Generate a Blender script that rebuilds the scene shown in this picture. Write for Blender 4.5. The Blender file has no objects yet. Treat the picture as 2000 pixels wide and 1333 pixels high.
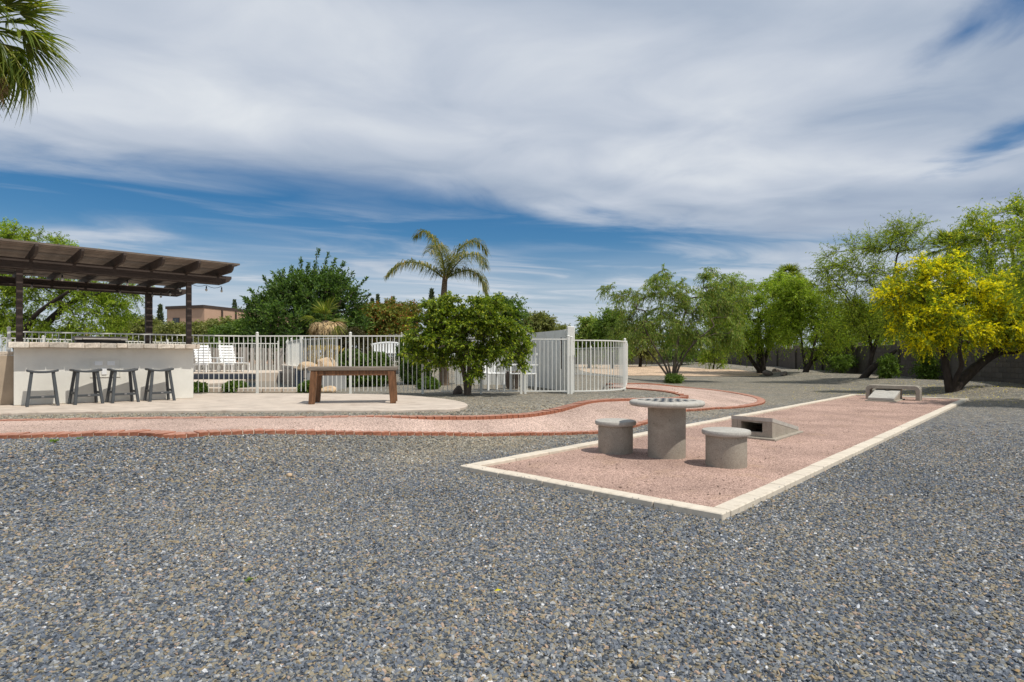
import bpy, bmesh, math, random
import numpy as np
from mathutils import Vector, Matrix

random.seed(7)
R = np.random.default_rng(11)
scene = bpy.context.scene
COL = scene.collection
PI = math.pi

# ------------------------------------------------------------------ camera
F, HZ, EYE = 1133.0, 697.0, 1.25          # focal length and horizon of the 2000 px wide photograph, eye height
cam = bpy.data.cameras.new('camera')
cam_o = bpy.data.objects.new('camera', cam)
COL.objects.link(cam_o)
cam_o.location = (0, 0, EYE)
cam_o.rotation_euler = (PI / 2, 0, 0)
cam.sensor_width = 36.0
cam.lens = 36.0 * F / 2000.0
cam.shift_y = (HZ - 666.5) / 2000.0
cam.clip_start = 0.05
cam.clip_end = 3000
scene.camera = cam_o

# ------------------------------------------------------------------ colour management
vs = scene.view_settings
scene.display_settings.display_device = 'sRGB'
vs.view_transform = 'Standard'
vs.look = 'None'
vs.exposure = 0.12
vs.gamma = 1.0
vs.use_curve_mapping = False

# ------------------------------------------------------------------ sun and sky
SUN = Vector((0.42, -0.33, 1.0)).normalized()      # towards the sun: high, to the right and behind the camera
sl = bpy.data.lights.new('sun', 'SUN')
sl.energy = 3.5
sl.angle = math.radians(0.6)
sl.color = (1.0, 0.955, 0.88)
so = bpy.data.objects.new('sun', sl)
COL.objects.link(so)
so.rotation_euler = SUN.to_track_quat('Z', 'Y').to_euler()
so.location = (10, -8, 40)

world = bpy.data.worlds.new('World')
scene.world = world
world.use_nodes = True
SKY_STRENGTH = 0.11


class NG:
    """small helper for node trees"""
    def __init__(self, tree):
        self.t = tree
        self.n = tree.nodes
        self.l = tree.links

    def node(self, kind, **kw):
        nd = self.n.new(kind)
        for k, v in kw.items():
            setattr(nd, k, v)
        return nd

    def put(self, sock, v):
        if v is None:
            return
        if isinstance(v, bpy.types.NodeSocket):
            self.l.new(v, sock)
        else:
            sock.default_value = v

    def m(self, op, a, b=None, c=None, clamp=False):
        nd = self.node('ShaderNodeMath', operation=op, use_clamp=clamp)
        self.put(nd.inputs[0], a)
        self.put(nd.inputs[1], b)
        if c is not None:
            self.put(nd.inputs[2], c)
        return nd.outputs[0]

    def mix(self, f, a, b, blend='MIX'):
        nd = self.node('ShaderNodeMix', data_type='RGBA', blend_type=blend)
        self.put(nd.inputs[0], f)
        self.put(nd.inputs[6], a)
        self.put(nd.inputs[7], b)
        return nd.outputs[2]

    def smooth(self, v, lo, hi, a=0.0, b=1.0):
        nd = self.node('ShaderNodeMapRange', interpolation_type='SMOOTHSTEP')
        self.put(nd.inputs[0], v)
        nd.inputs[1].default_value = lo
        nd.inputs[2].default_value = hi
        nd.inputs[3].default_value = a
        nd.inputs[4].default_value = b
        return nd.outputs[0]

    def noise(self, vec, scale, detail=4, rough=0.55, dist=0.0, out=0):
        nd = self.node('ShaderNodeTexNoise')
        if vec is not None:
            self.l.new(vec, nd.inputs['Vector'])
        nd.inputs['Scale'].default_value = scale
        nd.inputs['Detail'].default_value = detail
        nd.inputs['Roughness'].default_value = rough
        nd.inputs['Distortion'].default_value = dist
        return nd.outputs[out]

    def ramp(self, f, stops, interp='LINEAR'):
        nd = self.node('ShaderNodeValToRGB')
        cr = nd.color_ramp
        cr.interpolation = interp
        while len(cr.elements) < len(stops):
            cr.elements.new(0.5)
        for e, (p, c) in zip(cr.elements, stops):
            e.position = p
            e.color = (c[0], c[1], c[2], 1)
        self.put(nd.inputs[0], f)
        return nd.outputs[0]

    def comb(self, x, y, z):
        nd = self.node('ShaderNodeCombineXYZ')
        self.put(nd.inputs[0], x)
        self.put(nd.inputs[1], y)
        self.put(nd.inputs[2], z)
        return nd.outputs[0]


def build_sky():
    world.node_tree.nodes.clear()
    g = NG(world.node_tree)
    out = g.node('ShaderNodeOutputWorld')
    bg = g.node('ShaderNodeBackground')
    g.l.new(bg.outputs[0], out.inputs[0])
    bg.inputs[1].default_value = SKY_STRENGTH
    sky = g.node('ShaderNodeTexSky', sky_type='NISHITA')
    sky.sun_disc = False
    sky.sun_elevation = math.asin(SUN.z)
    sky.sun_rotation = math.atan2(SUN.x, SUN.y)
    sky.air_density = 1.0
    sky.dust_density = 0.15
    sky.ozone_density = 2.5
    hs = g.node('ShaderNodeHueSaturation')
    hs.inputs['Saturation'].default_value = 1.42
    hs.inputs['Value'].default_value = 0.67
    g.l.new(sky.outputs[0], hs.inputs['Color'])
    blue = hs.outputs[0]
    tc = g.node('ShaderNodeTexCoord')
    sep = g.node('ShaderNodeSeparateXYZ')
    g.l.new(tc.outputs['Generated'], sep.inputs[0])
    x, y, z = sep.outputs
    zc = g.m('MAXIMUM', z, 0.035)
    cu = g.m('DIVIDE', x, zc)
    cv = g.m('DIVIDE', y, zc)
    plane = g.comb(cu, cv, 0.0)
    # a copy of the cloud plane stretched along the direction of the wind
    wind = g.comb(g.m('MULTIPLY_ADD', cv, 0.42, cu), g.m('MULTIPLY', g.m('MULTIPLY_ADD', cu, -0.42, cv), 1.9), 3.1)
    n_big = g.noise(plane, 0.62, 4, 0.5, 0.4)
    n_mid = g.noise(plane, 1.5, 6, 0.52, 0.5)
    n_streak = g.noise(wind, 0.42, 8, 0.56, 0.8)
    n_soft = g.noise(wind, 0.30, 3, 0.5, 0.3)
    # the great sheet overhead ends along a line; beyond it clear blue, then thin veils down to the horizon
    edge = g.m('SUBTRACT', g.m('MULTIPLY_ADD', cu, -0.40, cv), 3.92)
    edge = g.m('MULTIPLY_ADD', g.m('SUBTRACT', n_streak, 0.5), 2.4, edge)
    sheet = g.smooth(edge, -0.5, 0.55, 1.0, 0.0)

    def gap(u0, v0, ru, rv):
        du = g.m('DIVIDE', g.m('SUBTRACT', cu, u0), ru)
        dv = g.m('DIVIDE', g.m('SUBTRACT', cv, v0), rv)
        dd = g.m('SQRT', g.m('ADD', g.m('MULTIPLY', du, du), g.m('MULTIPLY', dv, dv)))
        dd = g.m('MULTIPLY_ADD', g.m('SUBTRACT', n_mid, 0.5), 3.8, dd)
        dd = g.m('MULTIPLY_ADD', g.m('SUBTRACT', n_streak, 0.5), 2.0, dd)
        return g.smooth(dd, 0.1, 1.5, 1.0, 0.0)
    # clear patches near the right border of the view
    hole = g.m('MAXIMUM', gap(1.40, 1.78, 0.13, 0.26), gap(2.32, 2.75, 0.16, 0.4))
    sheet = g.m('MULTIPLY', sheet, g.m('MULTIPLY_ADD', hole, -0.88, 1.0))
    # thin places in the sheet
    sheet = g.m('MULTIPLY', sheet, g.smooth(n_mid, 0.15, 0.45, 0.84, 0.98))
    # streaky veil beyond the gap
    veil_zone = g.smooth(edge, 1.1, 2.6)
    veil = g.m('MULTIPLY', veil_zone, g.smooth(n_streak, 0.38, 0.64, 0.28, 0.92))
    right = g.smooth(g.m('MULTIPLY_ADD', g.m('SUBTRACT', n_streak, 0.5), 4.0, cu), 1.3, 3.2, 0.0, 0.92)
    wisps = g.m('MULTIPLY', g.smooth(n_streak, 0.57, 0.76), 0.4)
    haze = g.m('MULTIPLY', g.smooth(z, 0.07, 0.20, 0.92, 0.0), g.smooth(n_streak, 0.3, 0.55, 0.72, 1.0))
    cover = g.m('MAXIMUM', g.m('MAXIMUM', sheet, veil), g.m('MAXIMUM', g.m('MULTIPLY', right, g.smooth(edge, -0.2, 0.3)), wisps))
    cover = g.m('MAXIMUM', cover, haze)
    # brightness inside the clouds
    shade = g.m('ADD', g.m('MULTIPLY', n_soft, 0.7), g.m('MULTIPLY', n_mid, 0.3))
    ccol = g.ramp(shade, [(0.33, (2.45, 3.05, 4.15)), (0.46, (3.4, 4.0, 4.95)), (0.57, (4.7, 5.15, 5.9)), (0.68, (6.3, 6.6, 6.95))])
    lowcol = g.ramp(n_streak, [(0.3, (3.9, 4.5, 5.4)), (0.7, (5.3, 5.75, 6.3))])
    ccol = g.mix(g.smooth(z, 0.1, 0.24), lowcol, ccol)
    col = g.mix(cover, blue, ccol)
    g.l.new(col, bg.inputs[0])


build_sky()

# ------------------------------------------------------------------ terrain and picture-to-place conversion
A = np.array((-0.58, 6.41)); B = np.array((1.605, 4.41)); C = np.array((13.07, 16.6)); D = np.array((10.9, 18.6))
PU = (C - B) / np.linalg.norm(C - B)               # along the court
PN = np.array((-PU[1], PU[0]))                     # from the court towards the patio
RISE = 0.41


def sstep(v, lo, hi):
    t = np.clip((v - lo) / (hi - lo), 0, 1)
    return t * t * (3 - 2 * t)


def hgt(x, y):
    x = np.asarray(x, float); y = np.asarray(y, float)
    d = (x - A[0]) * PN[0] + (y - A[1]) * PN[1]
    z = RISE * sstep(d, 0.2, 2.1) * (1 - sstep(x, 3.2, 7.5))
    z = z + 0.62 * np.exp(-((x + 4.4) / 2.3) ** 2 - ((y - 24.0) / 3.2) ** 2)
    z = z + 0.35 * sstep(y, 26, 60) * sstep(x, 2, 8)
    w = (x - A[0]) * PU[0] + (y - A[1]) * PU[1]
    off = np.maximum(np.maximum(d, -2.97 - d), np.maximum(-w - 0.1, w - 16.9))
    z = z + (0.012 * np.sin(2.3 * x + 1.1 * y) * np.sin(1.9 * y - 0.8 * x + 1.0) + 0.006 * np.sin(4.1 * x - 2.2 * y) * np.sin(3.3 * y + 1.7 * x)) * sstep(off, 0.05, 0.7) * (1 - sstep(d, 0.6, 1.8)) * (1 - sstep(y, 12, 20))
    z = z + 0.22 * sstep(x - 0.05 * y, 13.2, 15.0) * sstep(y, 15, 19) * (1 + 0.35 * np.sin(x * 1.3 + y * 0.7))
    return z


def H(x, y):
    return float(hgt(x, y))


def P(px, py, lift=0.0):
    """point of the ground seen at pixel px, py"""
    z = 0.0
    for _ in range(40):
        drop = EYE - z - lift
        Y = F * drop / max(py - HZ, 1.0)
        X = (px - 1000) / F * Y
        z = 0.5 * z + 0.5 * H(X, Y)
    return X, Y, z + lift


def Q(px, py, Y):
    return (px - 1000) / F * Y, Y, EYE + (HZ - py) / F * Y


# ------------------------------------------------------------------ materials
def new_mat(name):
    m = bpy.data.materials.new(name)
    m.use_nodes = True
    m.node_tree.nodes.clear()
    g = NG(m.node_tree)
    out = g.node('ShaderNodeOutputMaterial')
    b = g.node('ShaderNodeBsdfPrincipled')
    g.l.new(b.outputs[0], out.inputs[0])
    return m, g, b, out


def scl(c, k):
    return (min(c[0] * k, 1), min(c[1] * k, 1), min(c[2] * k, 1), 1)


def mat(name, c, rough=0.75, var=0.15, scale=6, bump=0.15, bscale=60, metallic=0.0, spec=0.3, stretch=None,
        island=0.0, objvar=0.0, spots=None, dirt=None, pits=0):
    m, g, b, out = new_mat(name)
    tc = g.node('ShaderNodeTexCoord')
    vec = tc.outputs['Object']
    if stretch:
        mp = g.node('ShaderNodeMapping')
        mp.inputs['Scale'].default_value = stretch
        g.l.new(vec, mp.inputs[0])
        vec = mp.outputs[0]
    n = g.noise(vec, scale, 6, 0.6)
    col = g.mix(g.smooth(n, 0.25, 0.75), scl(c, 1 - var), scl(c, 1 + var))
    if dirt:
        n2 = g.noise(vec, dirt[1], 5, 0.65)
        col = g.mix(g.smooth(n2, 0.5, 0.75, 0, dirt[2]), col, (*dirt[0], 1))
    if spots:
        vo = g.node('ShaderNodeTexVoronoi')
        g.l.new(vec, vo.inputs['Vector'])
        vo.inputs['Scale'].default_value = spots[0]
        sp = g.node('ShaderNodeSeparateColor')
        g.l.new(vo.outputs['Color'], sp.inputs[0])
        k = g.ramp(sp.outputs[0], [(0, (1 - spots[1],) * 3), (0.5, (1, 1, 1)), (1, (1 + spots[1],) * 3)])
        col = g.mix(1.0, col, k, 'MULTIPLY')
    if pits:
        vp = g.node('ShaderNodeTexVoronoi')
        g.l.new(vec, vp.inputs['Vector'])
        vp.inputs['Scale'].default_value = pits
        s3 = g.node('ShaderNodeSeparateColor')
        g.l.new(vp.outputs['Color'], s3.inputs[0])
        pk = g.m('MULTIPLY', g.smooth(s3.outputs[0], 0.86, 0.9), g.smooth(vp.outputs['Distance'], 0.12, 0.3, 0.65, 0.0))
        col = g.mix(pk, col, scl(c, 0.3))
    if island:
        ge = g.node('ShaderNodeNewGeometry')
        k = g.ramp(ge.outputs['Random Per Island'], [(0, (1 - island,) * 3), (1, (1 + island,) * 3)])
        col = g.mix(1.0, col, k, 'MULTIPLY')
    if objvar:
        oi = g.node('ShaderNodeObjectInfo')
        k = g.ramp(oi.outputs['Random'], [(0, (1 - objvar,) * 3), (0.5, (1.0, 1 - objvar * 0.3, 1 - objvar * 0.5)), (1, (1 + objvar,) * 3)])
        col = g.mix(1.0, col, k, 'MULTIPLY')
    g.l.new(col, b.inputs['Base Color'])
    b.inputs['Roughness'].default_value = rough
    b.inputs['Metallic'].default_value = metallic
    b.inputs['Specular IOR Level'].default_value = spec
    if bump:
        bp = g.node('ShaderNodeBump')
        bp.inputs['Strength'].default_value = bump
        bp.inputs['Distance'].default_value = 0.01
        g.l.new(g.noise(vec, bscale, 5, 0.6), bp.inputs['Height'])
        g.l.new(bp.outputs[0], b.inputs['Normal'])
    return m


def leaf_mat(name, c1, c2, transl=0.35, rough=0.55, c3=None, patch=0.35):
    m, g, b, out = new_mat(name)
    ge = g.node('ShaderNodeNewGeometry')
    tc = g.node('ShaderNodeTexCoord')
    stops = [(0, c1), (0.75, c2), (1, c3 or c2)]
    col = g.ramp(ge.outputs['Random Per Island'], stops)
    n = g.noise(tc.outputs['Object'], 1.3, 3, 0.6)
    k = g.ramp(n, [(0.3, (1 - patch, 1 - patch, 1 - patch)), (0.7, (1 + patch, 1 + patch, 1 + patch * 0.5))])
    col = g.mix(1.0, col, k, 'MULTIPLY')
    g.l.new(col, b.inputs['Base Color'])
    b.inputs['Roughness'].default_value = rough
    b.inputs['Specular IOR Level'].default_value = 0.25
    tr = g.node('ShaderNodeBsdfTranslucent')
    g.l.new(g.mix(1.0, col, (1.3, 1.35, 0.6, 1), 'MULTIPLY'), tr.inputs[0])
    mx = g.node('ShaderNodeMixShader')
    mx.inputs[0].default_value = transl
    g.l.new(b.outputs[0], mx.inputs[1])
    g.l.new(tr.outputs[0], mx.inputs[2])
    g.l.new(mx.outputs[0], out.inputs[0])
    return m


STONE_STOPS = [(0.00, (0.059, 0.069, 0.082)), (0.15, (0.115, 0.132, 0.157)), (0.30, (0.173, 0.192, 0.215)),
               (0.44, (0.262, 0.226, 0.157)), (0.58, (0.140, 0.156, 0.184)), (0.70, (0.223, 0.217, 0.193)), (0.81, (0.356, 0.358, 0.351)),
               (0.89, (0.317, 0.248, 0.152)), (0.955, (0.396, 0.288, 0.210)), (0.985, (0.594, 0.596, 0.598))]
TAN_STOPS = [(0.00, (0.113, 0.106, 0.088)), (0.15, (0.195, 0.182, 0.148)), (0.30, (0.293, 0.268, 0.213)),
             (0.44, (0.362, 0.320, 0.231)), (0.58, (0.210, 0.201, 0.176)), (0.70, (0.323, 0.297, 0.245)), (0.81, (0.430, 0.401, 0.342)),
             (0.89, (0.352, 0.268, 0.162)), (0.955, (0.391, 0.297, 0.203)), (0.985, (0.600, 0.573, 0.517))]


def gravel_kind(g, pos):
    """0 where the blue grey slate lies, 1 on the older tan gravel of the patio side and the back"""
    xyz = g.node('ShaderNodeSeparateXYZ')
    g.l.new(pos, xyz.inputs[0])
    patch = g.noise(pos, 0.6, 5, 0.6)
    d = g.m('ADD', g.m('MULTIPLY', g.m('SUBTRACT', xyz.outputs[0], float(A[0])), float(PN[0])),
            g.m('MULTIPLY', g.m('SUBTRACT', xyz.outputs[1], float(A[1])), float(PN[1])))
    k1 = g.smooth(g.m('MULTIPLY_ADD', patch, 0.8, d), 0.45, 1.2)
    y1 = g.smooth(g.m('MULTIPLY_ADD', patch, 1.4, xyz.outputs[1]), 6.6, 8.2)
    y2 = g.smooth(g.m('MULTIPLY_ADD', patch, 3.0, xyz.outputs[1]), 11.0, 19.0, 0.0, 0.8)
    return g.m('MAXIMUM', g.m('MULTIPLY', k1, y1), y2), patch


def gravel_mat():
    m, g, b, out = new_mat('slate_gravel')
    ge = g.node('ShaderNodeNewGeometry')
    pos = ge.outputs['Position']
    vo = g.node('ShaderNodeTexVoronoi')
    g.l.new(pos, vo.inputs['Vector'])
    vo.inputs['Scale'].default_value = 46
    sp = g.node('ShaderNodeSeparateColor')
    g.l.new(vo.outputs['Color'], sp.inputs[0])
    k, patch = gravel_kind(g, pos)
    col = g.mix(k, g.ramp(sp.outputs[0], STONE_STOPS, 'CONSTANT'), g.ramp(sp.outputs[0], TAN_STOPS, 'CONSTANT'))
    col = g.mix(1.0, col, g.ramp(patch, [(0.32, (0.84, 0.87, 0.91)), (0.5, (1.0, 1.0, 1.0)), (0.70, (1.13, 1.10, 1.05))]), 'MULTIPLY')
    # larger clusters and stray big stones keep the far gravel from averaging to one tone
    v2 = g.node('ShaderNodeTexVoronoi')
    g.l.new(pos, v2.inputs['Vector'])
    v2.inputs['Scale'].default_value = 21
    s2 = g.node('ShaderNodeSeparateColor')
    g.l.new(v2.outputs['Color'], s2.inputs[0])
    col = g.mix(1.0, col, g.ramp(s2.outputs[0], [(0, (0.82, 0.83, 0.85)), (0.5, (0.98, 0.98, 0.98)), (1, (1.15, 1.14, 1.12))]), 'MULTIPLY')
    n3 = g.noise(pos, 5.0, 5, 0.7)
    col = g.mix(1.0, col, g.ramp(n3, [(0.3, (0.72, 0.72, 0.74)), (0.7, (1.2, 1.19, 1.17))]), 'MULTIPLY')
    g.l.new(col, b.inputs['Base Color'])
    b.inputs['Roughness'].default_value = 0.85
    b.inputs['Specular IOR Level'].default_value = 0.2
    bp = g.node('ShaderNodeBump')
    bp.inputs['Strength'].default_value = 1.0
    bp.inputs['Distance'].default_value = 0.016
    h = g.m('ADD', g.m('MULTIPLY', vo.outputs['Distance'], -0.9), g.m('MULTIPLY', sp.outputs[1], 0.5))
    h = g.m('ADD', h, g.m('MULTIPLY', s2.outputs[1], 1.2))
    g.l.new(h, bp.inputs['Height'])
    g.l.new(bp.outputs[0], b.inputs['Normal'])
    return m


def pebble_mat():
    m, g, b, out = new_mat('slate_pebbles')
    oi = g.node('ShaderNodeObjectInfo')
    ge = g.node('ShaderNodeNewGeometry')
    tc = g.node('ShaderNodeTexCoord')
    k, patch = gravel_kind(g, ge.outputs['Position'])
    col = g.mix(k, g.ramp(oi.outputs['Random'], STONE_STOPS, 'CONSTANT'), g.ramp(oi.outputs['Random'], TAN_STOPS, 'CONSTANT'))
    col = g.mix(1.0, col, g.ramp(patch, [(0.32, (0.84, 0.87, 0.91)), (0.5, (1.0, 1.0, 1.0)), (0.70, (1.13, 1.10, 1.05))]), 'MULTIPLY')
    n = g.noise(tc.outputs['Object'], 1.4, 4, 0.6)
    col = g.mix(1.0, col, g.ramp(n, [(0.3, (0.75, 0.75, 0.77)), (0.7, (1.2, 1.2, 1.18))]), 'MULTIPLY')
    g.l.new(col, b.inputs['Base Color'])
    b.inputs['Roughness'].default_value = 0.72
    b.inputs['Specular IOR Level'].default_value = 0.3
    return m


def granite_mat(name, base, scale=150, tint=None):
    m, g, b, out = new_mat(name)
    ge = g.node('ShaderNodeNewGeometry')
    pos = ge.outputs['Position']
    vo = g.node('ShaderNodeTexVoronoi')
    g.l.new(pos, vo.inputs['Vector'])
    vo.inputs['Scale'].default_value = scale
    sp = g.node('ShaderNodeSeparateColor')
    g.l.new(vo.outputs['Color'], sp.inputs[0])
    k = g.ramp(sp.outputs[0], [(0, (0.30, 0.28, 0.29)), (0.17, (0.68, 0.66, 0.67)), (0.5, (1, 1, 1)), (0.78, (1.25, 1.25, 1.23)), (0.92, (1.55, 1.6, 1.62))])
    n = g.noise(pos, 0.9, 6, 0.6)
    c = g.mix(g.smooth(n, 0.3, 0.7), scl(base, 0.80), scl(base, 1.17))
    n2 = g.noise(pos, 2.1, 5, 0.65)
    c = g.mix(g.smooth(n2, 0.52, 0.72, 0, 0.5), c, (*(tint or base), 1))
    # coarser darker stones here and there
    v2 = g.node('ShaderNodeTexVoronoi')
    g.l.new(pos, v2.inputs['Vector'])
    v2.inputs['Scale'].default_value = 34
    s2 = g.node('ShaderNodeSeparateColor')
    g.l.new(v2.outputs['Color'], s2.inputs[0])
    dk = g.m('MULTIPLY', g.smooth(s2.outputs[1], 0.9, 0.97, 0, 0.55), g.smooth(v2.outputs['Distance'], 0.25, 0.45, 1, 0))
    col = g.mix(1.0, c, k, 'MULTIPLY')
    col = g.mix(dk, col, scl(base, 0.35))
    g.l.new(col, b.inputs['Base Color'])
    b.inputs['Roughness'].default_value = 0.9
    b.inputs['Specular IOR Level'].default_value = 0.15
    bp = g.node('ShaderNodeBump')
    bp.inputs['Strength'].default_value = 0.8
    bp.inputs['Distance'].default_value = 0.006
    g.l.new(g.m('ADD', sp.outputs[1], g.m('MULTIPLY', n2, 2.0)), bp.inputs['Height'])
    g.l.new(bp.outputs[0], b.inputs['Normal'])
    return m


M = {}
M['gravel'] = gravel_mat()
M['pebble'] = pebble_mat()
M['pink'] = granite_mat('pink_granite', (0.43, 0.29, 0.232), 120, (0.44, 0.295, 0.20))
M['pink_path'] = granite_mat('pale_pink_granite', (0.50, 0.365, 0.30), 120, (0.46, 0.335, 0.25))
M['tan'] = granite_mat('tan_dirt', (0.55, 0.40, 0.27), 90)
M['kerb'] = mat('cream_kerb', (0.65, 0.575, 0.465), 0.8, 0.10, 9, 0.25, 120, objvar=0.03, dirt=((0.40, 0.34, 0.26), 11, 0.6))
M['brick'] = mat('red_brick', (0.33, 0.125, 0.07), 0.85, 0.2, 30, 0.35, 150, objvar=0.18, dirt=((0.40, 0.24, 0.17), 25, 0.4))
def dusty_brick():
    m = mat('red_brick', (0.33, 0.13, 0.075), 0.85, 0.2, 30, 0.35, 150, objvar=0.16, dirt=((0.40, 0.24, 0.17), 25, 0.4))
    g = NG(m.node_tree)
    b = next(n for n in g.n if n.type == 'BSDF_PRINCIPLED')
    col = b.inputs['Base Color'].links[0].from_socket
    ge = g.node('ShaderNodeNewGeometry')
    sx = g.node('ShaderNodeSeparateXYZ')
    g.l.new(ge.outputs['True Normal'], sx.inputs[0])
    n = g.noise(ge.outputs['Position'], 28, 5, 0.65)
    f = g.m('MULTIPLY', g.smooth(sx.outputs[2], 0.55, 0.95), g.smooth(n, 0.25, 0.7, 0.25, 0.9))
    g.l.new(g.mix(f, col, (0.49, 0.285, 0.215, 1)), b.inputs['Base Color'])
    return m


M['brick'] = dusty_brick()
M['mortar'] = mat('mortar', (0.42, 0.30, 0.23), 0.9, 0.1, 30, 0.2, 150)
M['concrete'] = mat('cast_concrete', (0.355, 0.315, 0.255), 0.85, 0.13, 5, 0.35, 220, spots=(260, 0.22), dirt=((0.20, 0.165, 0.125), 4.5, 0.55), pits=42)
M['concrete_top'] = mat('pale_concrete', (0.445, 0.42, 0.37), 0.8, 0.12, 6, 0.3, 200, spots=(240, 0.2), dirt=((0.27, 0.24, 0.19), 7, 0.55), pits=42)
M['tile_dark'] = mat('dark_tile', (0.03, 0.035, 0.045), 0.4, 0.2, 30, 0.05, 100)
M['patio'] = mat('patio_stone', (0.56, 0.475, 0.39), 0.8, 0.20, 2.2, 0.15, 90, stretch=(1, 3.2, 1), dirt=((0.34, 0.26, 0.205), 3.6, 0.9))
M['stucco'] = mat('white_stucco', (0.74, 0.72, 0.65), 0.9, 0.05, 3, 0.25, 180, dirt=((0.60, 0.56, 0.48), 4, 0.35))
M['stucco_tan'] = mat('tan_stucco', (0.40, 0.32, 0.235), 0.9, 0.12, 3, 0.25, 160)
M['white_wall'] = mat('white_wall', (0.78, 0.77, 0.71), 0.9, 0.06, 2, 0.2, 120, dirt=((0.52, 0.5, 0.44), 3, 0.4))
M['white_metal'] = mat('white_metal', (0.78, 0.77, 0.71), 0.45, 0.05, 4, 0.03, 80, spec=0.4)
M['white_plastic'] = mat('white_plastic', (0.82, 0.82, 0.80), 0.5, 0.04, 4, 0.0)
M['brown_wood'] = mat('brown_stained_wood', (0.070, 0.052, 0.043), 0.65, 0.25, 5, 0.2, 60, stretch=(1, 1, 6), objvar=0.12)
M['slat'] = mat('slat_wood', (0.145, 0.113, 0.088), 0.7, 0.25, 5, 0.15, 60, objvar=0.2)
M['rustic'] = mat('rustic_oiled_wood', (0.17, 0.082, 0.038), 0.55, 0.45, 7, 0.4, 50, stretch=(5, 5, 0.7), dirt=((0.06, 0.026, 0.012), 5, 0.8))
M['grey_wood'] = mat('weathered_grey_wood', (0.20, 0.165, 0.13), 0.85, 0.3, 8, 0.45, 60, stretch=(0.6, 8, 8))
M['fence_wood'] = mat('old_grey_boards', (0.33, 0.30, 0.265), 0.9, 0.25, 6, 0.3, 50, stretch=(8, 8, 0.8), objvar=0.2)
M['stool'] = mat('slate_stool', (0.062, 0.068, 0.072), 0.55, 0.15, 8, 0.1, 80, spec=0.4)
M['steel'] = mat('stainless_steel', (0.45, 0.44, 0.42), 0.38, 0.08, 12, 0.05, 80, metallic=0.9)
M['grill'] = mat('dark_steel', (0.13, 0.12, 0.11), 0.45, 0.1, 10, 0.03, 80, metallic=0.6)
M['black'] = mat('black_metal', (0.015, 0.015, 0.016), 0.5, 0.1, 10, 0.0)
M['travertine'] = mat('travertine', (0.60, 0.54, 0.45), 0.75, 0.3, 22, 0.5, 60, objvar=0.2, dirt=((0.38, 0.36, 0.33), 18, 0.7))
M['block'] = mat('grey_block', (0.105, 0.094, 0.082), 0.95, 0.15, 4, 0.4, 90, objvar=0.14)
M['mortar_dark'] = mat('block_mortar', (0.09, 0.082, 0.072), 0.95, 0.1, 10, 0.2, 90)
M['peach'] = mat('peach_stucco', (0.50, 0.325, 0.225), 0.9, 0.06, 0.6, 0.1, 40)
M['roof_trim'] = mat('brown_trim', (0.07, 0.05, 0.04), 0.8, 0.1, 3, 0.0)
M['tan_wall'] = mat('ochre_wall', (0.52, 0.40, 0.22), 0.9, 0.1, 2, 0.2, 60)
M['glass'] = mat('dark_glass', (0.02, 0.024, 0.03), 0.1, 0.1, 2, 0.0, spec=0.6)
M['bulb'] = mat('frosted_bulb', (0.6, 0.58, 0.52), 0.2, 0.05, 4, 0.0, spec=0.6)
M['deck'] = mat('pool_deck', (0.60, 0.50, 0.40), 0.85, 0.1, 3, 0.15, 90)
M['pool_tile'] = mat('pool_tile', (0.045, 0.055, 0.075), 0.3, 0.3, 30, 0.05, 60)
M['pool_grey'] = mat('grey_plaster', (0.36, 0.36, 0.35), 0.9, 0.1, 3, 0.2, 90)
M['boulder'] = mat('tan_boulder', (0.52, 0.38, 0.24), 0.9, 0.25, 5, 0.6, 14)
M['dark_rock'] = mat('dark_rock', (0.15, 0.12, 0.10), 0.9, 0.3, 5, 0.6, 14)
M['dark_bark'] = mat('dark_bark', (0.042, 0.032, 0.026), 0.95, 0.35, 9, 0.7, 34, stretch=(1, 1, 0.4))
M['grey_bark'] = mat('grey_bark', (0.125, 0.098, 0.075), 0.95, 0.35, 9, 0.7, 34, stretch=(1, 1, 0.4))
M['green_bark'] = mat('green_bark', (0.12, 0.13, 0.055), 0.9, 0.3, 9, 0.5, 34)
M['palm_bark'] = mat('palm_bark', (0.17, 0.125, 0.085), 0.95, 0.35, 7, 0.8, 24, stretch=(1, 1, 3))
M['dead_frond'] = mat('dead_frond', (0.50, 0.37, 0.20), 0.8, 0.3, 5, 0.1, 40, island=0.3)

LM = {}
LM['citrus'] = leaf_mat('citrus_leaves', (0.070, 0.125, 0.015), (0.224, 0.310, 0.028), 0.38, 0.42, (0.505, 0.529, 0.051), 0.25)
LM['willow'] = leaf_mat('desert_willow_leaves', (0.124, 0.204, 0.043), (0.277, 0.379, 0.079), 0.45, 0.55, (0.495, 0.421, 0.129))
LM['mesquite'] = leaf_mat('mesquite_leaves', (0.151, 0.237, 0.024), (0.345, 0.460, 0.047), 0.48, 0.55, (0.496, 0.548, 0.080))
LM['mesquite_dark'] = leaf_mat('dark_mesquite_leaves', (0.075, 0.138, 0.022), (0.175, 0.263, 0.044), 0.4, 0.55)
LM['palo'] = leaf_mat('palo_verde_leaves', (0.165, 0.235, 0.026), (0.330, 0.423, 0.047), 0.48, 0.55, (0.518, 0.518, 0.036))
LM['blossom'] = leaf_mat('yellow_blossom', (0.78, 0.67, 0.01), (0.88, 0.79, 0.015), 0.5, 0.6, (0.91, 0.84, 0.06), 0.06)
LM['ebony'] = leaf_mat('dark_glossy_leaves', (0.040, 0.086, 0.021), (0.115, 0.201, 0.044), 0.35, 0.5, (0.196, 0.299, 0.057), 0.3)
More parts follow.
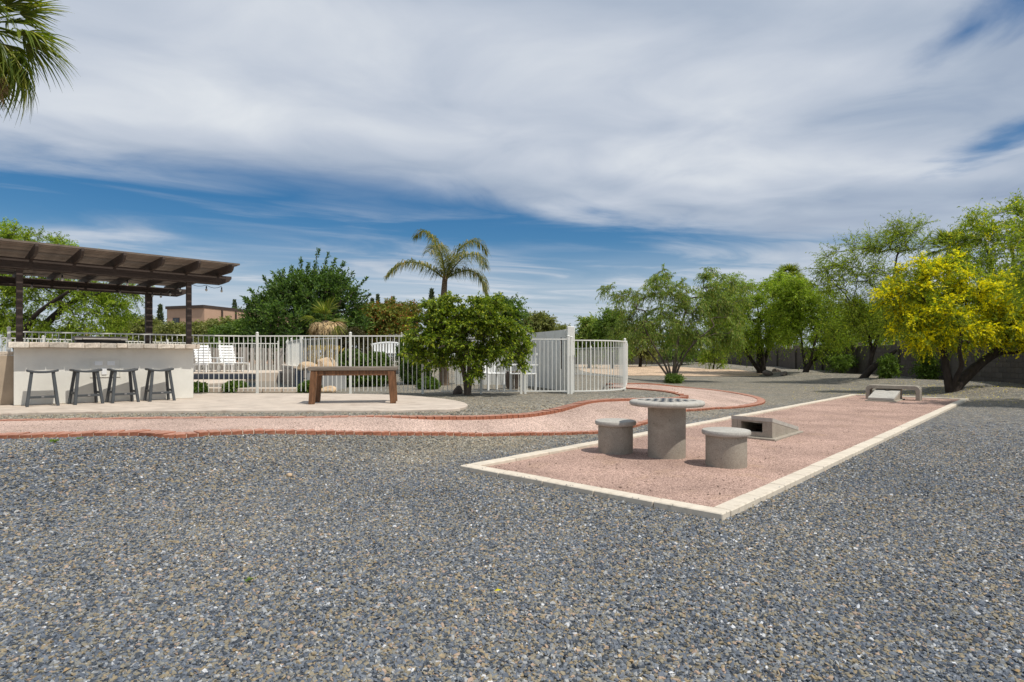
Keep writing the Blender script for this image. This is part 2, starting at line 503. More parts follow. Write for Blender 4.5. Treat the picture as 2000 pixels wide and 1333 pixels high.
LM['olive'] = leaf_mat('olive_leaves', (0.110, 0.132, 0.039), (0.253, 0.275, 0.088), 0.35, 0.6, (0.352, 0.330, 0.132))
LM['shrub'] = leaf_mat('shrub_leaves', (0.054, 0.102, 0.022), (0.138, 0.216, 0.043), 0.35, 0.5, (0.216, 0.300, 0.060))
LM['red'] = leaf_mat('reddish_leaves', (0.11, 0.16, 0.03), (0.26, 0.27, 0.06), 0.38, 0.55, (0.52, 0.12, 0.06), 0.3)
LM['brown'] = leaf_mat('brown_clipped_leaves', (0.050, 0.050, 0.022), (0.105, 0.090, 0.038), 0.2, 0.7)
LM['cypress'] = leaf_mat('cypress_leaves', (0.05, 0.075, 0.04), (0.11, 0.14, 0.075), 0.2, 0.7)
LM['fan'] = leaf_mat('fan_palm_fronds', (0.08, 0.125, 0.015), (0.19, 0.235, 0.03), 0.42, 0.45, (0.48, 0.45, 0.12), 0.25)
LM['queen'] = leaf_mat('queen_palm_fronds', (0.08, 0.11, 0.028), (0.20, 0.205, 0.06), 0.38, 0.5, (0.48, 0.37, 0.15), 0.25)
LM['straw'] = leaf_mat('straw_grass', (0.420, 0.300, 0.100), (0.600, 0.440, 0.140), 0.3, 0.7)
LM['weed'] = leaf_mat('weed_leaves', (0.100, 0.180, 0.030), (0.220, 0.320, 0.060), 0.35, 0.6)


def water_mat():
    m, g, b, out = new_mat('pool_water')
    b.inputs['Base Color'].default_value = (0.012, 0.05, 0.062, 1)
    b.inputs['Roughness'].default_value = 0.04
    b.inputs['IOR'].default_value = 1.33
    tc = g.node('ShaderNodeTexCoord')
    bp = g.node('ShaderNodeBump')
    bp.inputs['Strength'].default_value = 0.25
    bp.inputs['Distance'].default_value = 0.02
    g.l.new(g.noise(tc.outputs['Object'], 5, 3, 0.5), bp.inputs['Height'])
    g.l.new(bp.outputs[0], b.inputs['Normal'])
    return m


M['water'] = water_mat()


# ------------------------------------------------------------------ mesh building
class MB:
    def __init__(self):
        self.v = []
        self.f = []

    def add(self, verts, faces):
        k = len(self.v)
        self.v.extend([tuple(p) for p in verts])
        self.f.extend([tuple(i + k for i in fc) for fc in faces])
        return self

    def box(self, c, s, rz=0.0, mtx=None):
        hx, hy, hz = s[0] / 2, s[1] / 2, s[2] / 2
        pts = [Vector((x, y, z)) for z in (-hz, hz) for y in (-hy, hy) for x in (-hx, hx)]
        rot = mtx or Matrix.Rotation(rz, 3, 'Z')
        pts = [rot @ p + Vector(c) for p in pts]
        return self.add(pts, [(0, 2, 3, 1), (4, 5, 7, 6), (0, 1, 5, 4), (2, 6, 7, 3), (0, 4, 6, 2), (1, 3, 7, 5)])

    def beam(self, a, b, w, d, up=(0, 0, 1)):
        """box from a to b, w across, d along up"""
        a = Vector(a); b = Vector(b)
        t = (b - a); L = t.length; t.normalize()
        x = t.cross(Vector(up))
        if x.length < 1e-4:
            x = t.cross(Vector((1, 0, 0)))
        x.normalize()
        u = x.cross(t)
        m = Matrix((x, t, u)).transposed()
        return self.box((a + b) / 2, (w, L, d), mtx=m)

    def taper(self, a, b, s0, s1, xa=(1, 0, 0), ya=(0, 1, 0)):
        """four sided leg from a to b with section s0 at a and s1 at b"""
        xa = Vector(xa); ya = Vector(ya)
        pts = []
        for p, s in ((Vector(a), s0), (Vector(b), s1)):
            for sx, sy in ((-1, -1), (1, -1), (1, 1), (-1, 1)):
                pts.append(p + xa * sx * s[0] / 2 + ya * sy * s[1] / 2)
        return self.add(pts, [(3, 2, 1, 0), (4, 5, 6, 7), (0, 1, 5, 4), (1, 2, 6, 5), (2, 3, 7, 6), (3, 0, 4, 7)])

    def lathe(self, prof, n=32, c=(0, 0, 0)):
        k = len(self.v)
        for r, z in prof:
            for i in range(n):
                a = 2 * PI * i / n
                self.v.append((c[0] + r * math.cos(a), c[1] + r * math.sin(a), c[2] + z))
        for j in range(len(prof) - 1):
            for i in range(n):
                i2 = (i + 1) % n
                self.f.append((k + j * n + i, k + j * n + i2, k + (j + 1) * n + i2, k + (j + 1) * n + i))
        self.f.append(tuple(k + i for i in range(n))[::-1])
        self.f.append(tuple(k + (len(prof) - 1) * n + i for i in range(n)))
        return self

    def tube(self, pts, rad, n=6, caps=True):
        k = len(self.v)
        pts = [Vector(p) for p in pts]
        prev = None
        for i, p in enumerate(pts):
            t = (pts[min(i + 1, len(pts) - 1)] - pts[max(i - 1, 0)])
            if t.length < 1e-9:
                t = Vector((0, 0, 1))
            t.normalize()
            if prev is None:
                x = t.orthogonal().normalized()
            else:
                x = prev - t * prev.dot(t)
                if x.length < 1e-5:
                    x = t.orthogonal()
                x.normalize()
            prev = x
            y = t.cross(x)
            r = rad[i] if hasattr(rad, '__len__') else rad
            for j in range(n):
                a = 2 * PI * j / n
                self.v.append(tuple(p + x * (r * math.cos(a)) + y * (r * math.sin(a))))
        for i in range(len(pts) - 1):
            for j in range(n):
                j2 = (j + 1) % n
                self.f.append((k + i * n + j, k + i * n + j2, k + (i + 1) * n + j2, k + (i + 1) * n + j))
        if caps:
            self.f.append(tuple(k + j for j in range(n))[::-1])
            self.f.append(tuple(k + (len(pts) - 1) * n + j for j in range(n)))
        return self

    def prism(self, poly, z0, z1):
        n = len(poly)
        pts = [(p[0], p[1], z0) for p in poly] + [(p[0], p[1], z1) for p in poly]
        fs = [tuple(range(n))[::-1], tuple(range(n, 2 * n))]
        fs += [(i, (i + 1) % n, n + (i + 1) % n, n + i) for i in range(n)]
        return self.add(pts, fs)

    def mesh(self, name, material, smooth=False, bevel=0.0, seg=1):
        me = bpy.data.meshes.new(name)
        me.from_pydata(self.v, [], self.f)
        if bevel:
            bm = bmesh.new(); bm.from_mesh(me)
            bmesh.ops.recalc_face_normals(bm, faces=bm.faces)
            es = [e for e in bm.edges if len(e.link_faces) == 2 and e.calc_face_angle(0) > 0.6]
            bmesh.ops.bevel(bm, geom=es, offset=bevel, segments=seg, affect='EDGES', profile=0.5, clamp_overlap=True)
            bm.to_mesh(me); bm.free()
        me.materials.append(material)
        if smooth:
            me.polygons.foreach_set('use_smooth', [True] * len(me.polygons))
            me.set_sharp_from_angle(angle=math.radians(40))
        me.update()
        return me


def obj(name, data, material=None, parent=None, loc=(0, 0, 0), rot=(0, 0, 0), smooth=False, bevel=0.0, seg=1, scale=None):
    me = data.mesh(name, material, smooth, bevel, seg) if isinstance(data, MB) else data
    o = bpy.data.objects.new(name, me)
    COL.objects.link(o)
    if parent:
        o.parent = parent
    o.location = loc
    o.rotation_euler = rot
    if scale:
        o.scale = scale
    return o


def tag(o, label, cat, group=None):
    o['label'] = label
    o['category'] = cat
    if group:
        o['group'] = group
    return o


def thing(name, label, cat, loc=(0, 0, 0), rz=0.0, group=None):
    o = bpy.data.objects.new(name, None)
    o.empty_display_size = 0.2
    COL.objects.link(o)
    o.location = loc
    o.rotation_euler = (0, 0, rz)
    return tag(o, label, cat, group)


def structure(o):
    o['kind'] = 'structure'
    return o


def stuff(o):
    o['kind'] = 'stuff'
    return o


def copy_tree(o, parent=None):
    c = o.copy()
    COL.objects.link(c)
    if parent:
        c.parent = parent
    for ch in list(o.children):
        copy_tree(ch, c)
    return c


def dup(o, label, loc, rz=0.0, scale=None):
    c = copy_tree(o)
    c.location = loc
    c.rotation_euler = (0, 0, rz)
    if scale:
        c.scale = (scale,) * 3
    c['label'] = label
    return c


def np_mesh(name, verts, quads, material, smooth=False):
    """quads: (n,4) or (n,3) int array"""
    me = bpy.data.meshes.new(name)
    k = quads.shape[1]
    me.vertices.add(len(verts))
    me.vertices.foreach_set('co', np.ascontiguousarray(verts, dtype=np.float32).ravel())
    me.loops.add(quads.size)
    me.loops.foreach_set('vertex_index', np.ascontiguousarray(quads, dtype=np.int32).ravel())
    me.polygons.add(len(quads))
    me.polygons.foreach_set('loop_start', np.arange(0, quads.size, k, dtype=np.int32))
    if smooth:
        me.polygons.foreach_set('use_smooth', np.ones(len(quads), dtype=bool))
    me.materials.append(material)
    me.update(calc_edges=True)
    me.validate()
    return me


# ------------------------------------------------------------------ ground
def in_poly(x, y, poly):
    inside = np.zeros(x.shape, bool)
    n = len(poly)
    for i in range(n):
        x0, y0 = poly[i]; x1, y1 = poly[(i + 1) % n]
        c = ((y0 > y) != (y1 > y))
        with np.errstate(divide='ignore', invalid='ignore'):
            xi = (x1 - x0) * (y - y0) / (y1 - y0 + 1e-12) + x0
        inside ^= c & (x < xi)
    return inside


def grid_sheet(xs, ys, zf, keep=None):
    gx, gy = np.meshgrid(xs, ys)
    v = np.stack([gx, gy, zf(gx, gy)], -1).reshape(-1, 3)
    nx = len(xs)
    i = np.arange(len(ys) - 1)[:, None] * nx + np.arange(nx - 1)[None, :]
    q = np.stack([i, i + 1, i + nx + 1, i + nx], -1).reshape(-1, 4)
    if keep is not None:
        cx = (gx[:-1, :-1] + gx[1:, 1:]) / 2
        cy = (gy[:-1, :-1] + gy[1:, 1:]) / 2
        q = q[keep(cx, cy).reshape(-1)]
    return v, q


def spaced(lo, a, b, hi, fine, n):
    left = a - np.geomspace(1, a - lo + 1, n)[::-1] + 1
    right = b + np.geomspace(1, hi - b + 1, n) - 1
    return np.unique(np.round(np.concatenate([left, np.arange(a, b, fine), right]), 4))


xs = spaced(-900, -16, 24, 900, 0.25, 22)
ys = spaced(-300, -2, 32, 1500, 0.25, 26)
v, q = grid_sheet(xs, ys, hgt)
structure(obj('ground', np_mesh('ground', v, q, M['gravel'], True)))


def poly_px(pts, lift=0.0):
    return [P(x, y, lift)[:2] for x, y in pts]


def resample(pts, n=None, step=None, smooth=2):
    p = np.array(pts, float)
    for _ in range(smooth):
        a = p[:-1] * 0.75 + p[1:] * 0.25
        b = p[:-1] * 0.25 + p[1:] * 0.75
        p = np.concatenate([p[:1], np.stack([a, b], 1).reshape(-1, p.shape[1]), p[-1:]])
    s = np.concatenate([[0], np.cumsum(np.linalg.norm(np.diff(p, axis=0), axis=1))])
    if n is None:
        n = int(s[-1] / step) + 1
    t = np.linspace(0, s[-1], n)
    return np.stack([np.interp(t, s, p[:, k]) for k in range(p.shape[1])], 1)


outer_px = [(-420, 868), (-200, 864), (0, 857.5), (100, 856), (200, 852.5), (265, 851), (310, 855), (340, 857.5), (370, 855), (400, 851.5),
            (480, 848), (560, 848), (700, 850), (850, 851), (1000, 851), (1100, 850.5), (1165, 848), (1215, 843), (1262, 829),
            (1300, 814), (1340, 803), (1416, 799), (1473, 795), (1496, 788), (1490, 780), (1462, 773), (1416, 765.5), (1370, 760.5), (1324, 756.5), (1220, 752.5), (1192, 751.5)]
inner_px = [(-420, 834.0), (-200, 828.0), (0, 824.0), (100, 822.0), (250, 819.5), (400, 818.0), (600, 818.0), (800, 817.0), (900, 816.0), (1000, 813.0), (1045, 808.0),
            (1085, 800.5), (1115, 792.0), (1145, 784.6), (1200, 781.1), (1260, 780.6), (1315, 779.6), (1336, 775.6), (1310, 768.6), (1278, 764.1), (1220, 759.6), (1192, 757.6)]
outer_w = resample(poly_px(outer_px), n=500)
inner_w = resample(poly_px(inner_px), n=500)
path_poly = [tuple(p) for p in outer_w[::4]] + [tuple(p) for p in inner_w[::-4]]
court_poly = [tuple(A), tuple(B), tuple(C), tuple(D)]

# path surface between its two brick rows
full_poly = [tuple(p) for p in outer_w[::2]] + [tuple(p) for p in inner_w[::-2]]


def inside_path(cx, cy):
    k = np.ones(cx.shape, bool)
    for dx in (-.036, .036):
        for dy in (-.036, .036):
            k &= in_poly(cx + dx, cy + dy, full_poly)
    return k


lo = np.minimum(outer_w.min(0), inner_w.min(0)); hi = np.maximum(outer_w.max(0), inner_w.max(0))
pv, pq = grid_sheet(np.arange(lo[0], hi[0], 0.07), np.arange(lo[1], hi[1], 0.07), lambda a, b: hgt(a, b) + 0.022, inside_path)
path = structure(obj('path', np_mesh('path', pv, pq, M['pink_path'], True)))

brick_me = []
for k in range(4):
    mb = MB().box((0, 0.085, 0.0), (0.102, 0.195, 0.085))
    for j in range(8):
        x, y, z = mb.v[j]
        mb.v[j] = (x + random.uniform(-0.004, 0.004), y + random.uniform(-0.006, 0.006), z + random.uniform(-0.004, 0.004))
    brick_me.append(mb.mesh('brick', M['brick'], bevel=0.006))


def edge_frames(line, step):
    p = resample(line, step=step, smooth=0)
    t = np.gradient(p, axis=0)
    t /= np.linalg.norm(t, axis=1)[:, None]
    return p, t


p, t = edge_frames(outer_w, 0.112)
vis = [(a, b) for a, b in zip(p, t) if a[1] > 1 and abs(a[0] / a[1]) < 1.0]
rest = [(a, b) for a, b in zip(p, t) if not (a[1] > 1 and abs(a[0] / a[1]) < 1.0)]
vis.sort(key=lambda ab: ab[0][0] ** 2 + ab[0][1] ** 2)
rest += vis[290:]
for a, b in vis[:290]:
    ang = math.atan2(b[1], b[0])
    obj('brick', random.choice(brick_me), parent=path, loc=(a[0], a[1], H(a[0], a[1]) + 0.000 + random.uniform(-0.003, 0.003)),
        rot=(random.uniform(-0.012, 0.012), random.uniform(-0.012, 0.012), ang + random.uniform(-0.02, 0.02)))
mb = MB()
for a, b in rest:
    mb.box((a[0] - b[1] * 0.085, a[1] + b[0] * 0.085, H(a[0], a[1]) + 0.012), (0.102, 0.19, 0.085), math.atan2(b[1], b[0]))
p, t = edge_frames(inner_w, 0.112)
for a, b in zip(p, t):
    mb.box((a[0] + b[1] * 0.07, a[1] - b[0] * 0.07, H(a[0], a[1]) - 0.014 + random.uniform(-0.005, 0.005)), (0.103, 0.19, 0.085), math.atan2(b[1], b[0]))
stuff(obj('brick_edging', mb, M['brick'], parent=path))
# mortar bed that fills the joints of the near row
bed = resample(outer_w, n=240, smooth=0)
tb = np.gradient(bed, axis=0); tb /= np.linalg.norm(tb, axis=1)[:, None]
nb = np.stack([-tb[:, 1], tb[:, 0]], 1)
e0 = bed + nb * 0.0; e1 = bed + nb * 0.165
zt = hgt(bed[:, 0], bed[:, 1]) + 0.032
bv = np.concatenate([np.c_[e0, zt - 0.07], np.c_[e0, zt], np.c_[e1, zt]])
i = np.arange(239)
bq = np.concatenate([np.stack([i, i + 1, i + 241, i + 240], 1), np.stack([i + 240, i + 241, i + 481, i + 480], 1)])
obj('mortar_bed', np_mesh('mortar_bed', bv, bq, M['mortar']), parent=path)

# court of pink granite with its cream kerb
cv_ = np.array([A, B, C, D])
nu, nw = 120, 24
gu, gw = np.meshgrid(np.linspace(0.004, 0.996, nu), np.linspace(0.03, 0.97, nw))
base = A[None] + gu.reshape(-1, 1) * (D - A)[None] + gw.reshape(-1, 1) * (B - A)[None]
cz = 0.016 + 0.008 * np.sin(base[:, 0] * 2.1 + base[:, 1]) * np.sin(base[:, 1] * 1.7)
i = np.arange(nw - 1)[:, None] * nu + np.arange(nu - 1)[None, :]
cq = np.stack([i, i + nu, i + nu + 1, i + 1], -1).reshape(-1, 4)
court = structure(obj('court', np_mesh('court', np.c_[base, cz], cq, M['pink'], True)))


def kerb_run(p0, p1, w=0.15, inset0=0.0, inset1=0.0):
    p0 = np.array(p0); p1 = np.array(p1)
    u = (p1 - p0) / np.linalg.norm(p1 - p0)
    p0 = p0 + u * inset0; p1 = p1 - u * inset1
    L = np.linalg.norm(p1 - p0)
    n = max(1, round(L / 0.61))
    st = L / n
    me = MB().box((st / 2, w / 2, -0.03), (st - 0.007, w, 0.16)).mesh('kerb_stone', M['kerb'], bevel=0.008)
    for k in range(n):
        q_ = p0 + u * st * k
        obj('kerb_stone', me, parent=court, loc=(q_[0], q_[1], random.uniform(-0.003, 0.003)),
            rot=(random.uniform(-0.007, 0.007), random.uniform(-0.004, 0.004), math.atan2(u[1], u[0]) + random.uniform(-0.003, 0.003)))


kerb_run(A, B, inset1=0.0)
kerb_run(B, C, inset0=0.153)
kerb_run(C, D, inset0=0.153)
kerb_run(D, A, inset0=0.153, inset1=0.153)

# dry tan clearing in the far corner
tan_px = [(1130, 713), (1222, 714.5), (1280, 716), (1340, 718), (1400, 722), (1470, 726), (1500, 731), (1440, 735.5), (1340, 736), (1220, 733), (1130, 731)]
tw = resample(poly_px(tan_px + tan_px[:1]), n=60, smooth=2)[:-1]
bm = bmesh.new()
vsx = [bm.verts.new((a, b, H(a, b) + 0.02)) for a, b in tw]
bm.faces.new(vsx)
bmesh.ops.triangulate(bm, faces=bm.faces)
me = bpy.data.meshes.new('clearing'); bm.to_mesh(me); bm.free(); me.materials.append(M['tan'])
structure(obj('clearing', me))

# patio slab
PATIO = 0.45
patio_px = [(-600, 828.0), (-200, 815.0), (0, 807.0), (200, 803.5), (400, 801.5), (600, 801.5), (760, 801.5), (830, 800.0), (880, 800.0), (908, 795.5), (916, 790.5),
            (905, 785.0), (870, 779.0), (820, 774.0), (750, 770.0), (600, 768.5), (400, 768.5), (200, 768.5), (-600, 768.5)]


def Zp(px, py, z):
    Y = F * (EYE - z) / (py - HZ)
    return (px - 1000) / F * Y, Y


pw = resample([Zp(x, y, PATIO) for x, y in patio_px + patio_px[:1]], n=160, smooth=2)[:-1]
structure(obj('patio', MB().prism([tuple(a) for a in pw[::-1]], 0.25, PATIO), M['patio'], bevel=0.012, seg=2))
patio_poly = [tuple(a) for a in pw]

# ------------------------------------------------------------------ loose pebbles on the near gravel (geometry nodes, one object)


def pebble_field(name, xs, ys, density, smin, smax, seed):
    keep = lambda cx, cy: (R.random(cx.shape) > sstep(cy, 7.0, 11.6)) & (~in_poly(cx, cy, patio_poly)) & (~in_poly(cx, cy, path_poly)) & (~in_poly(cx, cy, court_poly)) & (np.abs(cx) < 0.93 * cy + 0.5)
    v, q = grid_sheet(xs, ys, lambda a, b: hgt(a, b) + 0.001, keep)
    me = np_mesh(name, v, q, M['gravel'])
    o = stuff(obj(name, me))
    ng = bpy.data.node_groups.new(name, 'GeometryNodeTree')
    ng.interface.new_socket('Geometry', in_out='INPUT', socket_type='NodeSocketGeometry')
    ng.interface.new_socket('Geometry', in_out='OUTPUT', socket_type='NodeSocketGeometry')
    g = NG(ng)
    gi = g.node('NodeGroupInput'); go = g.node('NodeGroupOutput')
    dp = g.node('GeometryNodeDistributePointsOnFaces')
    dp.inputs['Density'].default_value = density
    dp.inputs['Seed'].default_value = seed
    g.l.new(gi.outputs[0], dp.inputs['Mesh'])
    joins = g.node('GeometryNodeJoinGeometry')
    for k, (sx, sy, sz) in enumerate(((1.0, 0.8, 0.5), (1.15, 0.65, 0.35), (0.8, 0.85, 0.6), (1.35, 0.7, 0.4))):
        ico = g.node('GeometryNodeMeshIcoSphere')
        ico.inputs['Radius'].default_value = 1.0
        ico.inputs['Subdivisions'].default_value = 1
        sp_ = g.node('GeometryNodeSetPosition')
        rv = g.node('FunctionNodeRandomValue', data_type='FLOAT_VECTOR')
        rv.inputs[0].default_value = (-0.32,) * 3
        rv.inputs[1].default_value = (0.32,) * 3
        rv.inputs['Seed'].default_value = k + 3
        g.l.new(ico.outputs['Mesh'], sp_.inputs['Geometry'])
        g.l.new(rv.outputs[0], sp_.inputs['Offset'])
        tr = g.node('GeometryNodeTransform')
        tr.inputs['Scale'].default_value = (sx, sy, sz)
        g.l.new(sp_.outputs[0], tr.inputs['Geometry'])
        sm = g.node('GeometryNodeSetMaterial')
        sm.inputs['Material'].default_value = M['pebble']
        g.l.new(tr.outputs[0], sm.inputs['Geometry'])
        gti = g.node('GeometryNodeGeometryToInstance')
        g.l.new(sm.outputs[0], gti.inputs[0])
        g.l.new(gti.outputs[0], joins.inputs[0])
    iop = g.node('GeometryNodeInstanceOnPoints')
    g.l.new(dp.outputs['Points'], iop.inputs['Points'])
    g.l.new(joins.outputs[0], iop.inputs['Instance'])
    iop.inputs['Pick Instance'].default_value = True
    ri = g.node('FunctionNodeRandomValue', data_type='INT')
    ri.inputs[4].default_value = 0
    ri.inputs[5].default_value = 3
    g.l.new(ri.outputs[2], iop.inputs['Instance Index'])
    rr = g.node('FunctionNodeRandomValue', data_type='FLOAT_VECTOR')
    rr.inputs[0].default_value = (-0.75, -0.75, 0)
    rr.inputs[1].default_value = (0.75, 0.75, 6.283)
    rr.inputs['Seed'].default_value = 21
    g.l.new(rr.outputs[0], iop.inputs['Rotation'])
    rs = g.node('FunctionNodeRandomValue', data_type='FLOAT')
    rs.inputs[2].default_value = 0.0
    rs.inputs[3].default_value = 1.0
    rs.inputs['Seed'].default_value = 33
    pw_ = g.m('POWER', rs.outputs[1], 2.2)
    sc = g.m('MULTIPLY_ADD', pw_, smax - smin, smin)
    g.l.new(sc, iop.inputs['Scale'])
    g.l.new(iop.outputs[0], go.inputs[0])
    md = o.modifiers.new('pebbles', 'NODES')
    md.node_group = ng
    return o


pebble_field('gravel', np.arange(-5.0, 5.0, 0.1), np.arange(1.9, 4.4, 0.1), 7600, 0.0058, 0.0165, 1)
pebble_field('gravel', np.arange(-11.0, 11.0, 0.1), np.arange(4.4, 11.6, 0.1), 3300, 0.0072, 0.0165, 2)


# ------------------------------------------------------------------ plants
def unit(a):
    return a / (np.linalg.norm(a, axis=-1, keepdims=True) + 1e-9)


def rand_dir(n):
    return unit(R.normal(size=(n, 3)))


def leaf_quads(pos, direc, L, W, curl=0.0):
    """diamond leaves at pos along direc"""
    n = len(pos)
    L = np.broadcast_to(np.asarray(L, float), (n,))[:, None]
    W = np.broadcast_to(np.asarray(W, float), (n,))[:, None]
    side = unit(np.cross(direc, rand_dir(n)))
    tip = pos + direc * L
    tip[:, 2] -= curl * L[:, 0]
    mid = pos + direc * L * 0.45
    v = np.stack([pos, mid + side * W / 2, tip, mid - side * W / 2], 1).reshape(-1, 3)
    q = np.arange(4 * n).reshape(-1, 4)
    return v, q


def skeleton(trunks, targets, r_tip=0.006, expo=2.3, wig=0.08):
    """trunks: list of (points, r0, r1); returns chains [(pts, rads)]"""
    pos, par, fixed = [], [], []
    for pts, r0, r1 in trunks:
        p = resample(np.array(pts, float), n=max(6, len(pts) * 3), smooth=2)
        for k in range(len(p)):
            pos.append(p[k]); par.append(len(pos) - 2 if k else -1)
            fixed.append(r0 + (r1 - r0) * k / (len(p) - 1))
    ntr = len(pos)
    tr0 = np.array(pos)
    order = np.argsort([np.min(np.linalg.norm(tr0 - t, axis=1)) for t in targets])
    chains, ends = [], []
    nodes = np.zeros((ntr + len(targets) * 5, 3)); nodes[:ntr] = tr0
    cnt = ntr
    dist0 = np.zeros(len(nodes))
    for oi in order:
        t = targets[oi]
        nd = nodes[:cnt]
        dd = np.linalg.norm(nd - t, axis=1) + 0.12 * dist0[:cnt] + 0.8 * np.maximum(nd[:, 2] - t[2], 0)
        k = int(np.argmin(dd))
        a = nd[k]
        L = np.linalg.norm(t - a)
        if L < 0.05:
            continue
        pp = par[k]
        d0 = (a - nodes[pp]) if pp >= 0 else np.array((0, 0, 1.0))
        d0 = d0 / (np.linalg.norm(d0) + 1e-9)
        ctrl = a + d0 * L * 0.4 + R.normal(size=3) * wig * L
        last = k
        ids = [k]
        for j in range(1, 6):
            s = j / 5
            b = a * (1 - s) ** 2 + ctrl * 2 * s * (1 - s) + t * s * s
            if j < 5:
                b = b + R.normal(size=3) * wig * 0.22 * L
            if cnt >= len(nodes):
                break
            nodes[cnt] = b
            dist0[cnt] = dist0[last] + L / 5
            pos.append(b); par.append(last); fixed.append(0)
            last = cnt; ids.append(cnt); cnt += 1
        chains.append(ids); ends.append(last)
    acc = np.zeros(cnt)
    for e in ends:
        acc[e] += r_tip ** expo
    rad = np.zeros(cnt)
    for k in range(cnt - 1, -1, -1):
        if acc[k] == 0:
            acc[k] = r_tip ** expo
        rad[k] = acc[k] ** (1 / expo)
        if par[k] >= 0:
            acc[par[k]] += acc[k]
    out = []
    k = 0
    for pts, r0, r1 in trunks:
        n = max(6, len(pts) * 3)
        out.append((tr0[k:k + n], np.maximum(np.array(fixed[k:k + n]), 0.01)))
        k += n
    lim = np.array(fixed + [0] * (cnt - len(fixed)))[:cnt]
    for ids in chains:
        rr = rad[ids].copy()
        rr[0] = min(rr[0], rr[1] * 1.25)
        out.append((nodes[ids], np.maximum(rr, r_tip * 0.7)))
    return out, nodes[:cnt], np.array(ends), par


def sample_blobs(blobs, n, shell=0.5, zmin=None):
    b = np.array(blobs, float)
    vol = b[:, 3] * b[:, 4] * b[:, 5]
    k = R.choice(len(b), n, p=vol ** 0.8 / (vol ** 0.8).sum())
    d = rand_dir(n)
    r = R.random(n) ** shell
    p = b[k, :3] + d * r[:, None] * b[k, 3:6]
    return p


def foliage(points, centre, twigs, tl, nl, L, W, droop=0.2, up=0.25, out=0.6, hang=0.2, spread=0.8, curl=0.1, sheaf=None):
    """twigs with leaves around every point; returns leaf mesh arrays and twig arrays"""
    n = len(points) * twigs
    p0 = np.repeat(points, twigs, 0)
    o = unit(p0 - centre)
    d = rand_dir(n) + o * out
    d[:, 2] += up
    if sheaf is not None:
        d = d + np.array(sheaf)
    d = unit(d)
    l = tl * R.uniform(0.5, 1.3, n)
    t = (np.arange(nl)[None, :] + R.random((n, nl))) / nl
    t = 0.12 + 0.88 * t
    pos = p0[:, None, :] + d[:, None, :] * (t * l[:, None])[..., None]
    pos[..., 2] -= droop * l[:, None] * t ** 2
    tang = d[:, None, :] * np.ones((1, nl, 1))
    tang = tang.copy(); tang[..., 2] -= 2 * droop * t
    ld = unit(unit(tang) * 0.7 + rand_dir(n * nl).reshape(n, nl, 3) * spread + np.array((0, 0, -hang)))
    sz = R.uniform(0.65, 1.3, n * nl)
    v, q = leaf_quads(pos.reshape(-1, 3), ld.reshape(-1, 3), L * sz, W * sz, curl)
    tips = p0 + d * l[:, None]; tips[:, 2] -= droop * l
    mids = p0 + d * l[:, None] * 0.5; mids[:, 2] -= droop * l * 0.25
    return v, q, p0, mids, tips


def twig_mesh(p0, p1, p2, r):
    n = len(p0)
    ang = np.array([0, 2.094, 4.189])
    rings = []
    for p, k in ((p0, 1.0), (p1, 0.8), (p2, 0.4)):
        d = unit(p2 - p0)
        x = unit(np.cross(d, np.array((0.3, 0.2, 0.93))))
        y = np.cross(d, x)
        rings.append(p[:, None, :] + r * k * (x[:, None, :] * np.cos(ang)[None, :, None] + y[:, None, :] * np.sin(ang)[None, :, None]))
    v = np.stack(rings, 1).reshape(-1, 3)
    base = np.arange(n)[:, None] * 9
    q = []
    for s in (0, 3):
        for j in range(3):
            j2 = (j + 1) % 3
            q.append(np.concatenate([base + s + j, base + s + j2, base + s + 3 + j2, base + s + 3 + j], 1))
    return v, np.concatenate(q)


def join_np(parts):
    vs_, qs = [], []
    k = 0
    for v, q in parts:
        vs_.append(v); qs.append(q + k); k += len(v)
    return np.concatenate(vs_), np.concatenate(qs)


def chains_mesh(chains, sides=6):
    mb = MB()
    for pts, r in chains:
        n = sides if max(r) > 0.02 else 4
        mb.tube([tuple(a) for a in pts], [float(a) for a in r], n, caps=False)
    v = np.array(mb.v)
    q = np.array(mb.f)
    return v, q


